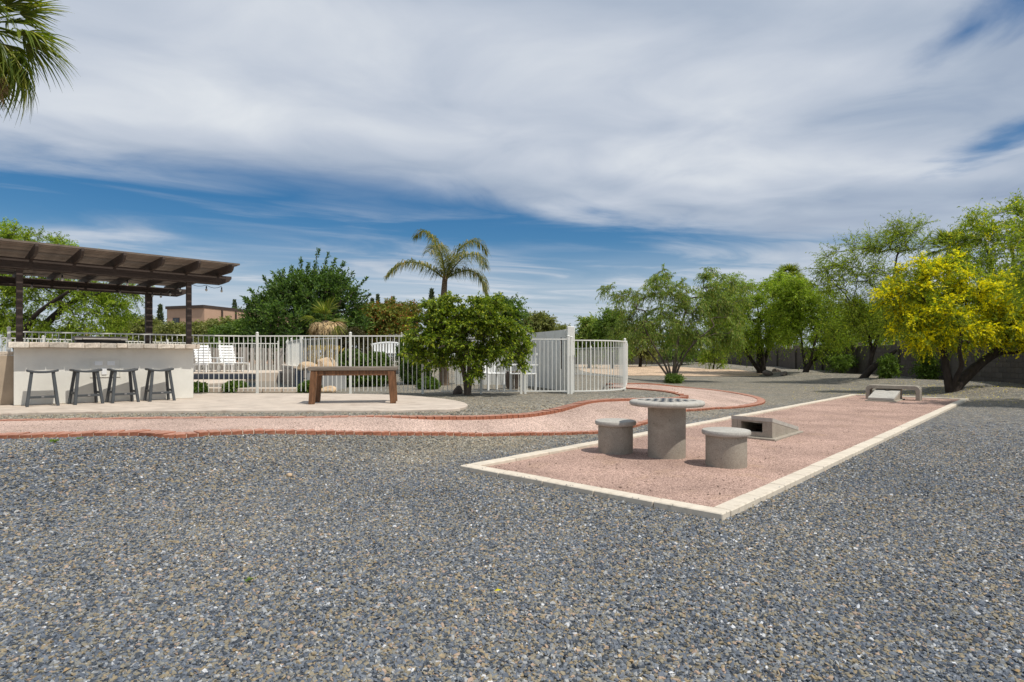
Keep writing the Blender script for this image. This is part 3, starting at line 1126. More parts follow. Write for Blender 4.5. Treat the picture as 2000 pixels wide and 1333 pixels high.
def tree(name, label, cat, base, trunks, blobs, leaf, bark, ntarget=110, twigs=8, tl=0.55, nl=12, L=0.09, W=0.03,
         group=None, shell=0.5, r_tip=0.007, twig_r=0.004, extra=None, wig=0.1, crown_name='crown', shoots=None, **kw):
    """base: world point; trunks and blobs relative to it"""
    t = thing(name, label, cat, base, 0, group)
    shoot_leaves = []
    targets = sample_blobs(blobs, ntarget, shell)
    chains, nodes, ends, par = skeleton(trunks, targets, r_tip, wig=wig)
    if shoots:
        for a_, z_ in shoots:
            a_ = np.array(a_); z_ = np.array(z_)
            f_ = np.linspace(0, 1, 12)[:, None]
            ln = a_ * (1 - f_) + z_ * f_ + R.normal(size=(12, 3)) * .03
            chains.append((ln, np.linspace(.02, .005, 12)))
            d_ = unit(z_ - a_)
            nn_ = 150
            t_ = R.random(nn_)[:, None] ** .8
            ps_ = a_ * (1 - t_) + z_ * t_ + R.normal(size=(nn_, 3)) * .05 * (1.3 - t_)
            shoot_leaves.append(leaf_quads(ps_, unit(d_ * .8 + rand_dir(nn_) * .8), R.uniform(.7, 1.3, nn_) * L, R.uniform(.7, 1.2, nn_) * W, .1))
    b = np.array(blobs)
    centre = (b[:, :3] * b[:, 3:4]).sum(0) / b[:, 3].sum() - np.array((0, 0, 0.3))
    v, q, p0, p1, p2 = foliage(targets, centre, twigs, tl, nl, L, W, **kw)
    if shoot_leaves:
        v, q = join_np([(v, q)] + shoot_leaves)
    wood = [chains_mesh(chains)]
    if twig_r:
        wood.append(twig_mesh(p0, p1, p2, twig_r))
    wv, wq = join_np(wood)
    obj('trunk', np_mesh('trunk', wv, wq, bark, True), parent=t)
    obj(crown_name, np_mesh('crown', v, q, leaf), parent=t)
    if extra:
        em, en, eL, eW, frac, hi = extra
        pts = targets[R.random(len(targets)) < frac]
        v, q, *_ = foliage(pts, centre, en, tl * 0.9, hi, eL, eW, **kw)
        obj('blossom', np_mesh('blossom', v, q, em), parent=t)
    return t


def blob_px(base, Y, px, py, rx, ry, dy=0.0, rd=None):
    """crown blob seen at px, py with radii rx, ry in photograph pixels, at depth Y + dy"""
    s = F / (Y + dy)
    x, y, z = Q(px, py, Y + dy)
    return (x - base[0], y - base[1], z - base[2], rx / s, (rd if rd else rx / s * 1.05), ry / s)


def pt_px(base, Y, px, py, dy=0.0):
    x, y, z = Q(px, py, Y + dy)
    return (x - base[0], y - base[1], z - base[2])


def shrub(name, label, base, blobs, leaf, n=260, twigs=5, tl=0.18, nl=7, L=0.06, W=0.03, stem=None, group=None, cat='shrub', shell=0.33, stems=7, **kw):
    t = thing(name, label, cat, base, 0, group)
    pts = sample_blobs(blobs, n, shell)
    pts[:, 2] = np.maximum(pts[:, 2], 0.03)
    b = np.array(blobs)
    centre = b[:, :3].mean(0)
    v, q, p0, p1, p2 = foliage(pts, centre, twigs, tl, nl, L, W, **kw)
    obj('foliage', np_mesh('foliage', v, q, leaf), parent=t)
    tg = pts[R.choice(len(pts), min(stems, len(pts)), replace=False)]
    ch = [(resample(np.array([(R.normal() * 0.04, R.normal() * 0.04, -0.02), x * 0.5 + R.normal(size=3) * 0.05, x]), n=5, smooth=1), np.linspace(0.018, 0.006, 5)) for x in tg]
    sv, sq = chains_mesh(ch)
    obj('stem', np_mesh('stem', sv, sq, stem or M['grey_bark'], True), parent=t)
    return t


# ------------------------------------------------------------------ outdoor bar and pergola
BAR0 = np.array((-8.11, 9.44)); BANG = math.radians(40.6)
BU = np.array((math.cos(BANG), math.sin(BANG))); BN = np.array((-BU[1], BU[0]))
BLEN = 2.62


def bar_x(px, ly):
    k = (px - 1000) / F
    o = BAR0 + BN * ly
    return (k * o[1] - o[0]) / (BU[0] - k * BU[1])


bar = thing('outdoor_bar', 'long white stucco outdoor bar with a stone edged counter under the brown pergola', 'bar counter', (*BAR0, PATIO), BANG)
obj('wall', MB().box((BLEN / 2, 0.15, 0.475), (BLEN, 0.30, 0.95)), M['stucco'], bar, bevel=0.012, seg=2)
obj('countertop', MB().box((BLEN / 2, 0.16, 0.99), (BLEN + 0.12, 0.66, 0.078)), M['travertine'], bar, bevel=0.008)
x = -0.07
while x < BLEN + 0.06:
    w = min(random.uniform(0.15, 0.27), BLEN + 0.075 - x)
    if w > 0.04:
        mb = MB().box((0, 0, 0), (w - 0.006, 0.035, 0.088))
        for j in range(8):
            a, b, c = mb.v[j]
            mb.v[j] = (a + random.uniform(-.004, .004), b + random.uniform(-.008, .008), c + random.uniform(-.008, .006))
        obj('edge_tile', mb, M['travertine'], bar, (x + w / 2, -0.185, 0.992), bevel=0.008)
    x += w
obj('lower_cabinet', MB().box((BLEN / 2 - 0.14, 0.70, 0.41), (BLEN + 0.20, 0.79, 0.82)), M['stucco_tan'], bar, bevel=0.01)
obj('lower_countertop', MB().box((BLEN / 2 - 0.14, 0.72, 0.855), (BLEN + 0.27, 0.80, 0.06)), M['travertine'], bar, bevel=0.008)
# outlet covers and an access door, flush mounted on the front
pa = MB()
for (a, b, w, h) in ((0.0, 0.155, 0.44, 0.012), (0.0, -0.155, 0.44, 0.012), (-0.214, 0, 0.012, 0.30), (0.214, 0, 0.012, 0.30)):
    pa.box((a, 0, b), (w, 0.012, h))
apx = bar_x(206, 0)
obj('access_frame', pa, M['stucco'], bar, (apx, -0.005, 0.60))
for dx in (-0.1, 0.08):
    e = obj('outlet_cover', MB().box((0, 0, 0), (0.115, 0.014, 0.075)), M['white_plastic'], bar, (apx + dx, -0.006, 0.68), bevel=0.004)
obj('outlet_cover', MB().box((0, 0, 0), (0.075, 0.014, 0.115)), M['white_plastic'], bar, (apx - 0.02, -0.006, 0.54), bevel=0.004)

# grill standing on the lower counter
gl = bar_x(143, 0.75); gr = bar_x(246, 0.75)
gp = BAR0 + BU * (gl + gr) / 2 + BN * 0.78
grill = thing('grill', 'stainless steel grill with its lid set into the counter behind the white bar', 'grill', (*gp, PATIO + 0.886), BANG)
gw_ = gr - gl
obj('firebox', MB().box((0, 0, 0.105), (gw_ - 0.06, 0.54, 0.21)), M['black'], grill, bevel=0.01)
hood = MB()
prof = [(-0.30, 0.215), (-0.285, 0.255), (-0.16, 0.285), (0.2, 0.285), (0.28, 0.25), (0.28, 0.215)]
n_ = len(prof)
hood.add([(-gw_ / 2, a, b) for a, b in prof] + [(gw_ / 2, a, b) for a, b in prof],
         [tuple(range(n_))[::-1], tuple(range(n_, 2 * n_))] + [(i, (i + 1) % n_, n_ + (i + 1) % n_, n_ + i) for i in range(n_)])
obj('lid', hood, M['grill'], grill, bevel=0.006)
obj('handle', MB().tube([(-gw_ / 2 + .12, -0.28, .235), (-gw_ / 2 + .12, -0.34, .235), (gw_ / 2 - .12, -0.34, .235), (gw_ / 2 - .12, -0.28, .235)], 0.012, 8), M['grill'], grill)
bp_ = BAR0 + BU * (gl - 0.16) + BN * 0.7
sb = thing('side_burner', 'small steel side burner left of the grill behind the white bar', 'burner', (*bp_, PATIO + 0.886), BANG)
obj('body', MB().box((0, 0, 0.06), (0.28, 0.4, 0.12)), M['steel'], sb, bevel=0.008)
obj('cover', MB().box((0, 0.02, 0.135), (0.29, 0.42, 0.024)), M['steel'], sb, bevel=0.006)

# bar stools
SH = 0.595


def make_stool(label):
    t = thing('bar_stool', label, 'bar stool', (0, 0, PATIO), 0, 'bar stools along the white bar')
    sv = []
    nx, ny = 13, 6
    W2, D2, T = 0.205, 0.13, 0.032
    mb = MB()
    for lay in (0, 1):
        for i in range(nx):
            for j in range(ny):
                u = -1 + 2 * i / (nx - 1); w = -1 + 2 * j / (ny - 1)
                z = SH - 0.028 + 0.028 * u * u - 0.004 * w * w - lay * T
                mb.v.append((u * W2, w * D2 * (1 - 0.1 * u * u), z))
    k = nx * ny
    for i in range(nx - 1):
        for j in range(ny - 1):
            a = i * ny + j
            mb.f.append((a, a + ny, a + ny + 1, a + 1))
            mb.f.append((k + a, k + a + 1, k + a + ny + 1, k + a + ny))
    rim = [i * ny for i in range(nx)] + [(nx - 1) * ny + j for j in range(1, ny)] + [i * ny + ny - 1 for i in range(nx - 2, -1, -1)] + [j for j in range(ny - 2, 0, -1)]
    for a, b in zip(rim, rim[1:] + rim[:1]):
        mb.f.append((a, a + k, b + k, b)[::-1])
    obj('seat', mb, M['stool'], t, bevel=0.006, smooth=True)
    tops = {}
    for sx in (-1, 1):
        for sy in (-1, 1):
            a = (sx * 0.135, sy * 0.085, SH - 0.034); b = (sx * 0.195, sy * 0.155, 0.0)
            obj('leg', MB().taper(b, a, (0.042, 0.042), (0.042, 0.042)), M['stool'], t, bevel=0.004)
    f = 0.30
    at = lambda sx, sy, z: (sx * (0.195 - 0.06 * z / SH), sy * (0.155 - 0.07 * z / SH), z)
    for sy in (-1,):
        obj('stretcher', MB().beam(at(-1, sy, 0.15), at(1, sy, 0.15), 0.022, 0.04), M['stool'], t, bevel=0.003)
    for sx in (-1, 1):
        obj('stretcher', MB().beam(at(sx, -1, 0.19), at(sx, 1, 0.19), 0.022, 0.04), M['stool'], t, bevel=0.003)
    obj('badge', MB().box((0, -0.152, 0.152), (0.035, 0.006, 0.018)), M['steel'], t)
    return t


stool_labels = ['dark grey saddle bar stool nearest the left end of the white bar, first of four',
                'dark grey saddle bar stool second from the left, left of the outlet covers',
                'dark grey saddle bar stool third from the left, right below the outlet covers',
                'dark grey saddle bar stool nearest the right end of the white bar']
proto = None
for k, (px, dr) in enumerate(((83, 0.0), (168, 0.20), (239.5, 0.17), (311.5, 0.12))):
    ly = -0.27 - (0.03 if k == 0 else 0)
    w = BAR0 + BU * bar_x(px, ly) + BN * ly
    if proto is None:
        proto = make_stool(stool_labels[0]); st = proto
    else:
        st = dup(proto, stool_labels[k], (0, 0, 0))
    st.location = (*w, PATIO)
    st.rotation_euler = (0, 0, BANG + dr)

# pergola
PER0 = np.array((-8.50, 10.01)); PANG = math.radians(43.9)
EU = np.array((math.cos(PANG), math.sin(PANG))); EN = np.array((-EU[1], EU[0]))
per = thing('pergola', 'dark brown timber pergola with slatted roof over the white bar', 'pergola', (*PER0, PATIO), PANG)
BT = 2.50            # top of the beams above the patio
for lx, ly, s in ((0, 0, 0.09), (2.64, 0, 0.09), (2.62, 3.28, 0.14), (-2.64, 0, 0.09), (-2.7, 3.28, 0.14)):
    obj('post', MB().box((0, 0, BT / 2 - 0.01), (s, s, BT - 0.02)), M['brown_wood'], per, (lx, ly, 0), bevel=0.006)


def beam_mesh(x0, x1, d=0.185, w=0.042):
    # joist with curved ends
    pr = [(x0, 0), (x0, -0.05), (x0 + 0.05, -0.115), (x0 + 0.13, -0.155), (x0 + 0.2, -d), (x1 - 0.2, -d), (x1 - 0.13, -0.155), (x1 - 0.05, -0.115), (x1, -0.05), (x1, 0)]
    n = len(pr)
    mb = MB()
    mb.add([(a, -w / 2, b) for a, b in pr] + [(a, w / 2, b) for a, b in pr],
           [tuple(range(n)), tuple(range(n, 2 * n))[::-1]] + [(i, n + i, n + (i + 1) % n, (i + 1) % n) for i in range(n)])
    return mb


bm_f = beam_mesh(-4.2, 3.44).mesh('beam', M['brown_wood'], bevel=0.004)
for ly in (-0.068, 0.068):
    obj('beam', bm_f, parent=per, loc=(0, ly, BT))
bm_r = beam_mesh(-4.2, 3.46).mesh('beam', M['brown_wood'], bevel=0.004)
for ly in (3.28 - 0.093, 3.28 + 0.093):
    obj('beam', bm_r, parent=per, loc=(0, ly, BT))
RD = 0.14
rm = beam_mesh(-0.98, 4.2, RD + 0.02).mesh('rafter', M['brown_wood'], bevel=0.004)
for k in range(12):
    lx = 3.18 - 0.605 * k
    obj('rafter', rm, parent=per, loc=(lx, 0, BT + RD + 0.0), rot=(0, 0, PI / 2))
    # packing block on the beam below every rafter
    obj('block', MB().box((0, 0, -0.09), (0.05, 0.088, 0.18)), M['brown_wood'], per, (lx, 0, BT - 0.006))
sm_ = MB().box((-0.41, 0, 0), (7.5, 0.045, 0.032)).mesh('slat', M['slat'])
y = -0.86
while y < 4.1:
    obj('slat', sm_, parent=per, loc=(0, y, BT + RD + 0.018 + random.uniform(-0.003, 0.003)), rot=(0, 0, random.uniform(-0.0008, 0.0008)))
    y += 0.078

# string lights hung under the beams
sl_ = thing('string_lights', 'string of small round bulbs on black cable hung under the brown pergola beams', 'string lights', (*PER0, PATIO), PANG)
run = [(-3.2, 3.1, BT - 0.2), (-2.0, 3.1, BT - 0.1), (-1.2, 3.1, BT - 0.1), (-0.4, 3.1, BT - 0.1), (0.4, 3.1, BT - 0.1), (1.2, 3.1, BT - 0.1), (2.0, 3.1, BT - 0.1), (2.66, 3.1, BT - 0.12),
       (2.66, 2.3, BT - 0.2), (2.66, 1.5, BT - 0.21), (2.66, 0.7, BT - 0.19), (2.66, 0.13, BT - 0.17), (3.0, 0.1, BT - 0.2), (3.3, 0.1, BT - 0.2)]
run2 = [(-3.2, 0.12, BT - 0.2), (-1.8, 0.12, BT - 0.2), (-0.6, 0.12, BT - 0.2), (0.6, 0.12, BT - 0.2), (1.6, 0.12, BT - 0.2), (2.66, 0.13, BT - 0.17)]
for rn in (run, run2):
    pts = []
    for a, b in zip(rn, rn[1:]):
        for k in range(4):
            s = k / 4
            p_ = Vector(a).lerp(Vector(b), s); p_.z -= 0.05 * math.sin(PI * s)
            pts.append(p_)
    pts.append(Vector(rn[-1]))
    obj('cable', MB().tube(pts, 0.005, 5), M['black'], sl_)
bulb_me = MB().lathe([(0.004, 0.0), (0.02, -0.012), (0.026, -0.032), (0.018, -0.052), (0.004, -0.062)], 10).mesh('bulb', M['bulb'], True)
sock_me = MB().lathe([(0.012, 0.05), (0.014, 0.0)], 8).mesh('socket', M['black'])
for a in run[1:] + run2[:-1]:
    s_ = obj('socket', sock_me, parent=sl_, loc=(a[0], a[1], a[2] - 0.07))
    obj('bulb', bulb_me, parent=s_, loc=(0, 0, 0))

# ------------------------------------------------------------------ rustic table on the patio
tx, ty = -2.74, 10.1
rt = thing('rustic_table', 'rustic low table of reddish brown timber with weathered grey top on the patio', 'table', (tx, ty, PATIO), 0.15)
for k in range(3):
    mb = MB().box((0, 0, 0), (1.46, 0.185, 0.06))
    for j in range(8):
        a, b, c = mb.v[j]
        mb.v[j] = (a + random.uniform(-.012, .012), b + random.uniform(-.004, .004), c + random.uniform(-.004, .004))
    obj('plank', mb, M['grey_wood'], rt, (0, -0.19 + 0.19 * k, 0.595), bevel=0.008)
for sy in (-1, 1):
    obj('apron', MB().box((0, 0, 0), (1.24, 0.045, 0.085)), M['rustic'], rt, (0, sy * 0.235, 0.522), bevel=0.006)
for sx in (-1, 1):
    obj('apron', MB().box((0, 0, 0), (0.045, 0.42, 0.085)), M['rustic'], rt, (sx * 0.62, 0, 0.522), bevel=0.006)
    for sy in (-1, 1):
        obj('leg', MB().taper((sx * 0.672, sy * 0.255, 0), (sx * 0.635, sy * 0.225, 0.565), (0.098, 0.085), (0.115, 0.10)), M['rustic'], rt, bevel=0.012, seg=2)

# ------------------------------------------------------------------ concrete game table and stools
tb = thing('game_table', 'round concrete game table with inlaid dark and light board on pink gravel', 'table', (1.907, 7.153, 0), 0)
obj('pedestal', MB().lathe([(0.222, -0.02), (0.227, 0.03), (0.227, 0.60), (0.225, 0.648)], 48), M['concrete'], tb, smooth=True)
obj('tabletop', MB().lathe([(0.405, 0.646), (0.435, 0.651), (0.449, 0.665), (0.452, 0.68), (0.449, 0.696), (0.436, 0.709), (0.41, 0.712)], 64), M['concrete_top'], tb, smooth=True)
tile = MB().box((0, 0, 0), (0.0605, 0.0605, 0.006)).mesh('dark_tile', M['tile_dark'])
lt = MB().box((0, 0, 0), (0.0605, 0.0605, 0.004)).mesh('light_tile', M['concrete_top'])
ang = math.radians(29)
for i in range(8):
    for j in range(8):
        a, b = (i - 3.5) * 0.062, (j - 3.5) * 0.062
        p_ = (a * math.cos(ang) - b * math.sin(ang), a * math.sin(ang) + b * math.cos(ang), 0.7135)
        obj('dark_tile' if (i + j) % 2 else 'light_tile', tile if (i + j) % 2 else lt, parent=tb, loc=p_, rot=(0, 0, ang))


def make_cstool(label, loc):
    t = thing('concrete_stool', label, 'stool', loc, 0, 'concrete stools beside the game table')
    obj('pedestal', MB().lathe([(0.214, -0.02), (0.222, 0.03), (0.222, 0.34), (0.22, 0.37)], 48), M['concrete'], t, smooth=True)
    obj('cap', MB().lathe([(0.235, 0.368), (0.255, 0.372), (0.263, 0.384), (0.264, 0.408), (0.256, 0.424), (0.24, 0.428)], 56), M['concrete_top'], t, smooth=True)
    return t


cs = make_cstool('round concrete stool left of the game table, partly in its shadow', (1.34, 7.51, 0))
dup(cs, 'round concrete stool in the foreground to the right of the game table', (2.42, 6.557, 0))

# ------------------------------------------------------------------ concrete bag toss boards
def make_board(label, loc, rz):
    """long axis along +x from the low end at 0 to the high back at 1.2"""
    t = thing('bag_toss_board', label, 'game board', loc, rz, 'concrete bag toss boards on the pink court')
    obj('base', MB().box((0.59, 0, 0.008), (1.30, 0.74, 0.045)), M['concrete'], t, bevel=0.008)
    h0, h1, L, w, T = 0.10, 0.325, 1.17, 0.61, 0.055
    body = MB()
    for s in (-1, 1):           # solid cheeks
        y0, y1 = s * (w / 2 - 0.09), s * (w / 2)
        poly = [(0, 0.03), (L, 0.03), (L, h1 - T), (0, h0 - T)]
        v = [(a, y0, b) for a, b in poly] + [(a, y1, b) for a, b in poly]
        body.add(v, [(0, 1, 2, 3), (7, 6, 5, 4), (0, 4, 5, 1), (1, 5, 6, 2), (2, 6, 7, 3), (3, 7, 4, 0)])
    body.box((L - 0.05, 0, 0.065), (0.098, w - 0.182, 0.07))
    body.box((L - 0.05, 0, 0.262), (0.098, w - 0.182, 0.024))
    for s in (-1, 1):
        body.box((L - 0.05, s * 0.187, 0.175), (0.096, 0.05, 0.148))
    obj('body', body, M['concrete'], t)
    # sloping top slab with a round hole near the high end
    hole_c, hr = (L - 0.27, 0.0), 0.08
    sl = lambda x: h0 + (h1 - h0) * x / L
    xs_ = [-0.01, hole_c[0] - 0.15, hole_c[0] + 0.15, L + 0.004]
    ys_ = [-w / 2 - 0.004, -0.15, 0.15, w / 2 + 0.004]
    top = bmesh.new()
    for dz, flip in ((0, False), (-T, True)):
        g_ = [[top.verts.new((a, b, sl(a) + dz)) for b in ys_] for a in xs_]
        for i in range(3):
            for j in range(3):
                if (i, j) == (1, 1):
                    continue
                f = [g_[i][j], g_[i + 1][j], g_[i + 1][j + 1], g_[i][j + 1]]
                top.faces.new(f[::-1] if flip else f)
        n = 24
        ring = [top.verts.new((hole_c[0] + hr * math.cos(2 * PI * k / n), hr * math.sin(2 * PI * k / n), sl(hole_c[0] + hr * math.cos(2 * PI * k / n)) + dz)) for k in range(n)]
        sq = []
        for k in range(n):
            a = 2 * PI * k / n
            c_, s_ = math.cos(a), math.sin(a)
            m = max(abs(c_), abs(s_))
            x_, y_ = hole_c[0] + 0.15 * c_ / m, 0.15 * s_ / m
            sq.append(top.verts.new((x_, y_, sl(x_) + dz)))
        for k in range(n):
            f = [ring[k], sq[k], sq[(k + 1) % n], ring[(k + 1) % n]]
            top.faces.new(f[::-1] if flip else f)
        if not flip:
            top_ring, top_g = ring, g_
        else:
            for k in range(n):
                top.faces.new([top_ring[k], top_ring[(k + 1) % n], ring[(k + 1) % n], ring[k]])
            bnd = lambda q: [q[i][0] for i in range(4)] + [q[3][j] for j in range(1, 4)] + [q[i][3] for i in range(2, -1, -1)] + [q[0][j] for j in range(2, 0, -1)]
            b0, b1 = bnd(top_g), bnd(g_)
            for k in range(len(b0)):
                k2 = (k + 1) % len(b0)
                top.faces.new([b0[k2], b0[k], b1[k], b1[k2]])
    bmesh.ops.remove_doubles(top, verts=top.verts, dist=0.0008)
    bmesh.ops.recalc_face_normals(top, faces=top.faces)
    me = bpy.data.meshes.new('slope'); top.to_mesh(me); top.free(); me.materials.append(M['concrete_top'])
    obj('slope', me, parent=t)
    return t


pang = math.atan2(PU[1], PU[0])
far_c = np.array((10.17, 16.0))
bd = make_board('concrete bag toss board with its hole facing us at the far end of the court', (far_c[0], far_c[1], 0.012), pang)
near_c = np.array((3.85, 8.58)) + np.array((PU[1], -PU[0])) * -0.305 + PU * 1.17
dup(bd, 'concrete bag toss board seen from its open back beside the stools', (near_c[0], near_c[1], 0.012), pang + PI)

# concrete arch bench
b0 = np.array((11.4, 16.3)); bdv = (D - C) / np.linalg.norm(D - C)
bc = b0 + bdv * 0.58
cb = thing('concrete_bench', 'backless concrete bench shaped like an arch behind the far bag toss board', 'bench', (bc[0], bc[1], 0), math.atan2(bdv[1], bdv[0]))
arch = MB()
L2, Hh, Tt, Ww = 0.66, 0.43, 0.105, 0.36
outp = [(-L2, 0), (-L2, Hh - 0.13)] + [(-L2 + 0.13 - 0.13 * math.cos(a), Hh - 0.13 + 0.13 * math.sin(a)) for a in np.linspace(0, PI / 2, 6)[1:]]
outp += [(L2 - 0.13 + 0.13 * math.sin(a), Hh - 0.13 + 0.13 * math.cos(a)) for a in np.linspace(0, PI / 2, 6)] + [(L2, 0)]
inp = [(L2 - Tt, 0), (L2 - Tt, Hh - Tt - 0.04), (L2 - Tt - 0.04, Hh - Tt), (-L2 + Tt + 0.04, Hh - Tt), (-L2 + Tt, Hh - Tt - 0.04), (-L2 + Tt, 0)]
poly = outp + inp
n_ = len(poly)
arch.add([(a, -Ww / 2, b) for a, b in poly] + [(a, Ww / 2, b) for a, b in poly],
         [tuple(range(n_)), tuple(range(n_, 2 * n_))[::-1]] + [(i, n_ + i, n_ + (i + 1) % n_, (i + 1) % n_) for i in range(n_)])
obj('arch', arch, M['concrete'], cb, bevel=0.01)

# ------------------------------------------------------------------ pool fences
FT = 1.726      # height of all fence tops above the court level
picket_cache = {}


def fence(name, label, pts, zb, top=FT, gap=0.1, post_every=2.05, posts=None, bottom=True, group='white metal pool fences', zlift=None, r=0.0066):
    pts = np.array(pts, float)
    base = pts[len(pts) // 2]
    t = thing(name, label, 'fence', (base[0], base[1], zb), 0, group)
    s = np.concatenate([[0], np.cumsum(np.linalg.norm(np.diff(pts, axis=0), axis=1))])
    loc = lambda d: np.array([np.interp(d, s, pts[:, 0]), np.interp(d, s, pts[:, 1])]) - base
    hgt_ = top - zb
    dirs = lambda d: math.atan2(*(loc(min(d + .02, s[-1])) - loc(max(d - .02, 0)))[::-1])
    key = round(hgt_, 3)
    if key not in picket_cache:
        picket_cache[key] = MB().box((0, 0, (hgt_ - 0.01) / 2 + 0.02), (2 * r, 2 * r, hgt_ - 0.05)).mesh('picket', M['white_metal'])
    pd = posts if posts is not None else list(np.arange(0, s[-1] + 0.01, s[-1] / max(1, round(s[-1] / post_every))))
    d = gap / 2
    while d < s[-1]:
        if min(abs(d - p_) for p_ in pd) > 0.035:
            a = loc(d)
            obj('picket', picket_cache[key], parent=t, loc=(a[0], a[1], 0), rot=(random.uniform(-.004, .004), random.uniform(-.004, .004), dirs(d)))
        d += gap
    for p_ in pd:
        a = loc(p_)
        po = obj('post', MB().box((0, 0, hgt_ / 2 + 0.005), (0.05, 0.05, hgt_ + 0.09)), M['white_metal'], t, (a[0], a[1], 0), (0, 0, dirs(p_)), bevel=0.004)
        obj('cap', MB().lathe([(0.034, 0), (0.034, 0.012), (0.012, 0.03)], 8), M['white_metal'], po, (0, 0, hgt_ + 0.05))
    ds = np.unique(np.concatenate([s, pd]))
    for zz, on in ((hgt_ - 0.012, True), (0.045, bottom)):
        if not on:
            continue
        for a, b in zip(ds, ds[1:]):
            p0, p1 = loc(a), loc(b)
            if np.linalg.norm(p1 - p0) > 0.01:
                obj('rail', MB().beam((p0[0], p0[1], zz), (p1[0], p1[1], zz), 0.03, 0.026), M['white_metal'], t)
    return t


FY = 13.05
fx = lambda px, Y=FY: (px - 1000) / F * Y
fence('pool_fence', 'long straight white picket fence between the patio and the pool',
      [(-9.35, 10.75), (fx(395, 12.7), 12.7), (fx(470), FY), (fx(858), FY)], 0.43,
      posts=[0.02, 2.97, 2.97 + (fx(532) - fx(395, 12.7)), 2.97 + (fx(714) - fx(395, 12.7)), 2.97 + (fx(855) - fx(395, 12.7))], bottom=False)
fence('pool_fence', 'straight white fence panel behind the citrus tree, with a rail along the ground', [(fx(861), FY), (fx(1020), FY)], 0.43, top=1.655, posts=[0.9, fx(1018) - fx(861)], bottom=True)
gate = fence('pool_gate', 'white picket gate between two posts left of the white pillar', [(fx(1026), FY), (fx(1110), FY)], 0.43, posts=[0.0, fx(1110) - fx(1026)], gap=0.093, top=1.655)
gate['category'] = 'gate'
arc = [(fx(1116), FY)] + [(1.30 + 1.5 * math.sin(a), FY + 1.5 - 1.5 * math.cos(a)) for a in np.linspace(0.05, 1.32, 9)]
arc += [(3.35, 17.0), (4.35, 21.9), (4.3, 22.9), (3.0, 25.7), (1.2, 27.5)]
fence('pool_fence', 'white picket fence curving round the corner right of the white pillar', arc, 0.43, top=1.63, posts=[0.0, 2.25, 4.6, 6.9, 9.7, 13.0])
fence('pool_fence', 'white picket fence along the far left side of the pool seen past the bar', [(-14.5, 12.2), (-12.6, 14.3), (-10.9, 20.0), (-8.3, 20.6)], 0.45, group='white metal pool fences')
fence('pool_fence', 'low white picket fence standing on the dark raised pool wall', [(-8.0, 20.6), (-6.9, 17.9), (-5.72, 15.7)], 0.93, post_every=1.9)
fence('pool_fence', 'short white fence running back from the front fence above the rocks', [(-5.66, 15.6), (-4.3, 14.5)], 0.93, posts=[0.02])
fence('pool_fence', 'white picket fence on the rise behind the white garden bench', [(-6.9, 26.5), (-3.4, 26.5), (-1.4, 26.0)], 0.98, top=1.25 + 44 * 26.5 / F)

# old wooden board fence behind the loungers
wf = thing('board_fence', 'old grey vertical board fence behind the white loungers', 'fence', (-10.0, 23.0, 0.42))
bdm = [MB().box((0, 0, 0.6), (0.165, 0.03, 1.2)).mesh('board', M['fence_wood']), MB().box((0, 0, 0.585), (0.15, 0.03, 1.17)).mesh('board', M['fence_wood'])]
x = -3.6
while x < 4.2:
    obj('board', random.choice(bdm), parent=wf, loc=(x, random.uniform(-0.015, 0.015), 0), rot=(0, random.uniform(-0.01, 0.01), 0.04))
    x += 0.235
for zz in (0.25, 0.95):
    obj('rail', MB().box((0.3, 0.05, zz), (8.0, 0.05, 0.09)), M['fence_wood'], wf)

# ------------------------------------------------------------------ pool
structure(obj('pool_deck', MB().prism([(-13.2, 18.7), (-8.3, 18.7), (-7.6, 19.2), (-7.9, 21.9), (-13.2, 22.2)], 0.35, 0.74), M['deck'], bevel=0.02, seg=2))
structure(obj('pool_ledge', MB().prism([(-12.9, 14.5), (-9.2, 14.2), (-8.5, 15.0), (-8.2, 16.6), (-8.5, 18.55), (-12.9, 18.55)], 0.3, 0.52), M['deck'], bevel=0.02, seg=2))
tl = thing('tile_band', 'band of dark blue waterline tiles below the pool deck of the loungers', 'tiles', (-10.6, 18.66, 0.525))
tm = MB().box((0, 0, 0.085), (0.145, 0.05, 0.165)).mesh('tile', M['pool_tile'], bevel=0.004)
for k in range(31):
    obj('tile', tm, parent=tl, loc=(-2.2 + k * 0.15, random.uniform(-.003, .003), 0))
structure(obj('pool_water', MB().prism([(-8.6, 14.6), (-7.5, 14.1), (-5.2, 13.95), (-4.9, 15.3), (-5.5, 16.0), (-7.0, 19.1), (-8.45, 18.5), (-8.15, 16.6), (-8.45, 15.0)], 0.38, 0.46), M['water']))
cp = thing('pool_coping', 'low beige stone edging along the near side of the pool', 'coping', (-6.7, 13.9, 0.41))
edge = resample([(-9.2, 14.05), (-8.6, 14.3), (-7.5, 13.85), (-6.3, 13.72), (-5.2, 13.7), (-4.6, 14.0)], step=0.42)
for a, b in zip(edge, edge[1:]):
    u = b - a
    obj('coping_stone', MB().box((0, 0, 0.05), (np.linalg.norm(u) - 0.012, 0.34, 0.11)), M['deck'], cp, (*(0.5 * (a + b) - np.array((-6.7, 13.9))), 0), (0, 0, math.atan2(u[1], u[0])), bevel=0.012)
rw = thing('raised_pool_wall', 'dark tiled raised wall along the back of the pool', 'wall', (-6.9, 17.9, 0.40))
wp = [(-8.05, 20.6), (-6.95, 17.9), (-5.72, 15.6)]
for a, b in zip(wp, wp[1:]):
    a = Vector((a[0] + 6.9, a[1] - 17.9, 0.27)); b = Vector((b[0] + 6.9, b[1] - 17.9, 0.27))
    obj('wall', MB().beam(a, b, 0.22, 0.53), M['pool_tile'], rw)
    obj('coping', MB().beam(a + Vector((0, 0, 0.292)), b + Vector((0, 0, 0.292)), 0.30, 0.05), M['deck'], rw)
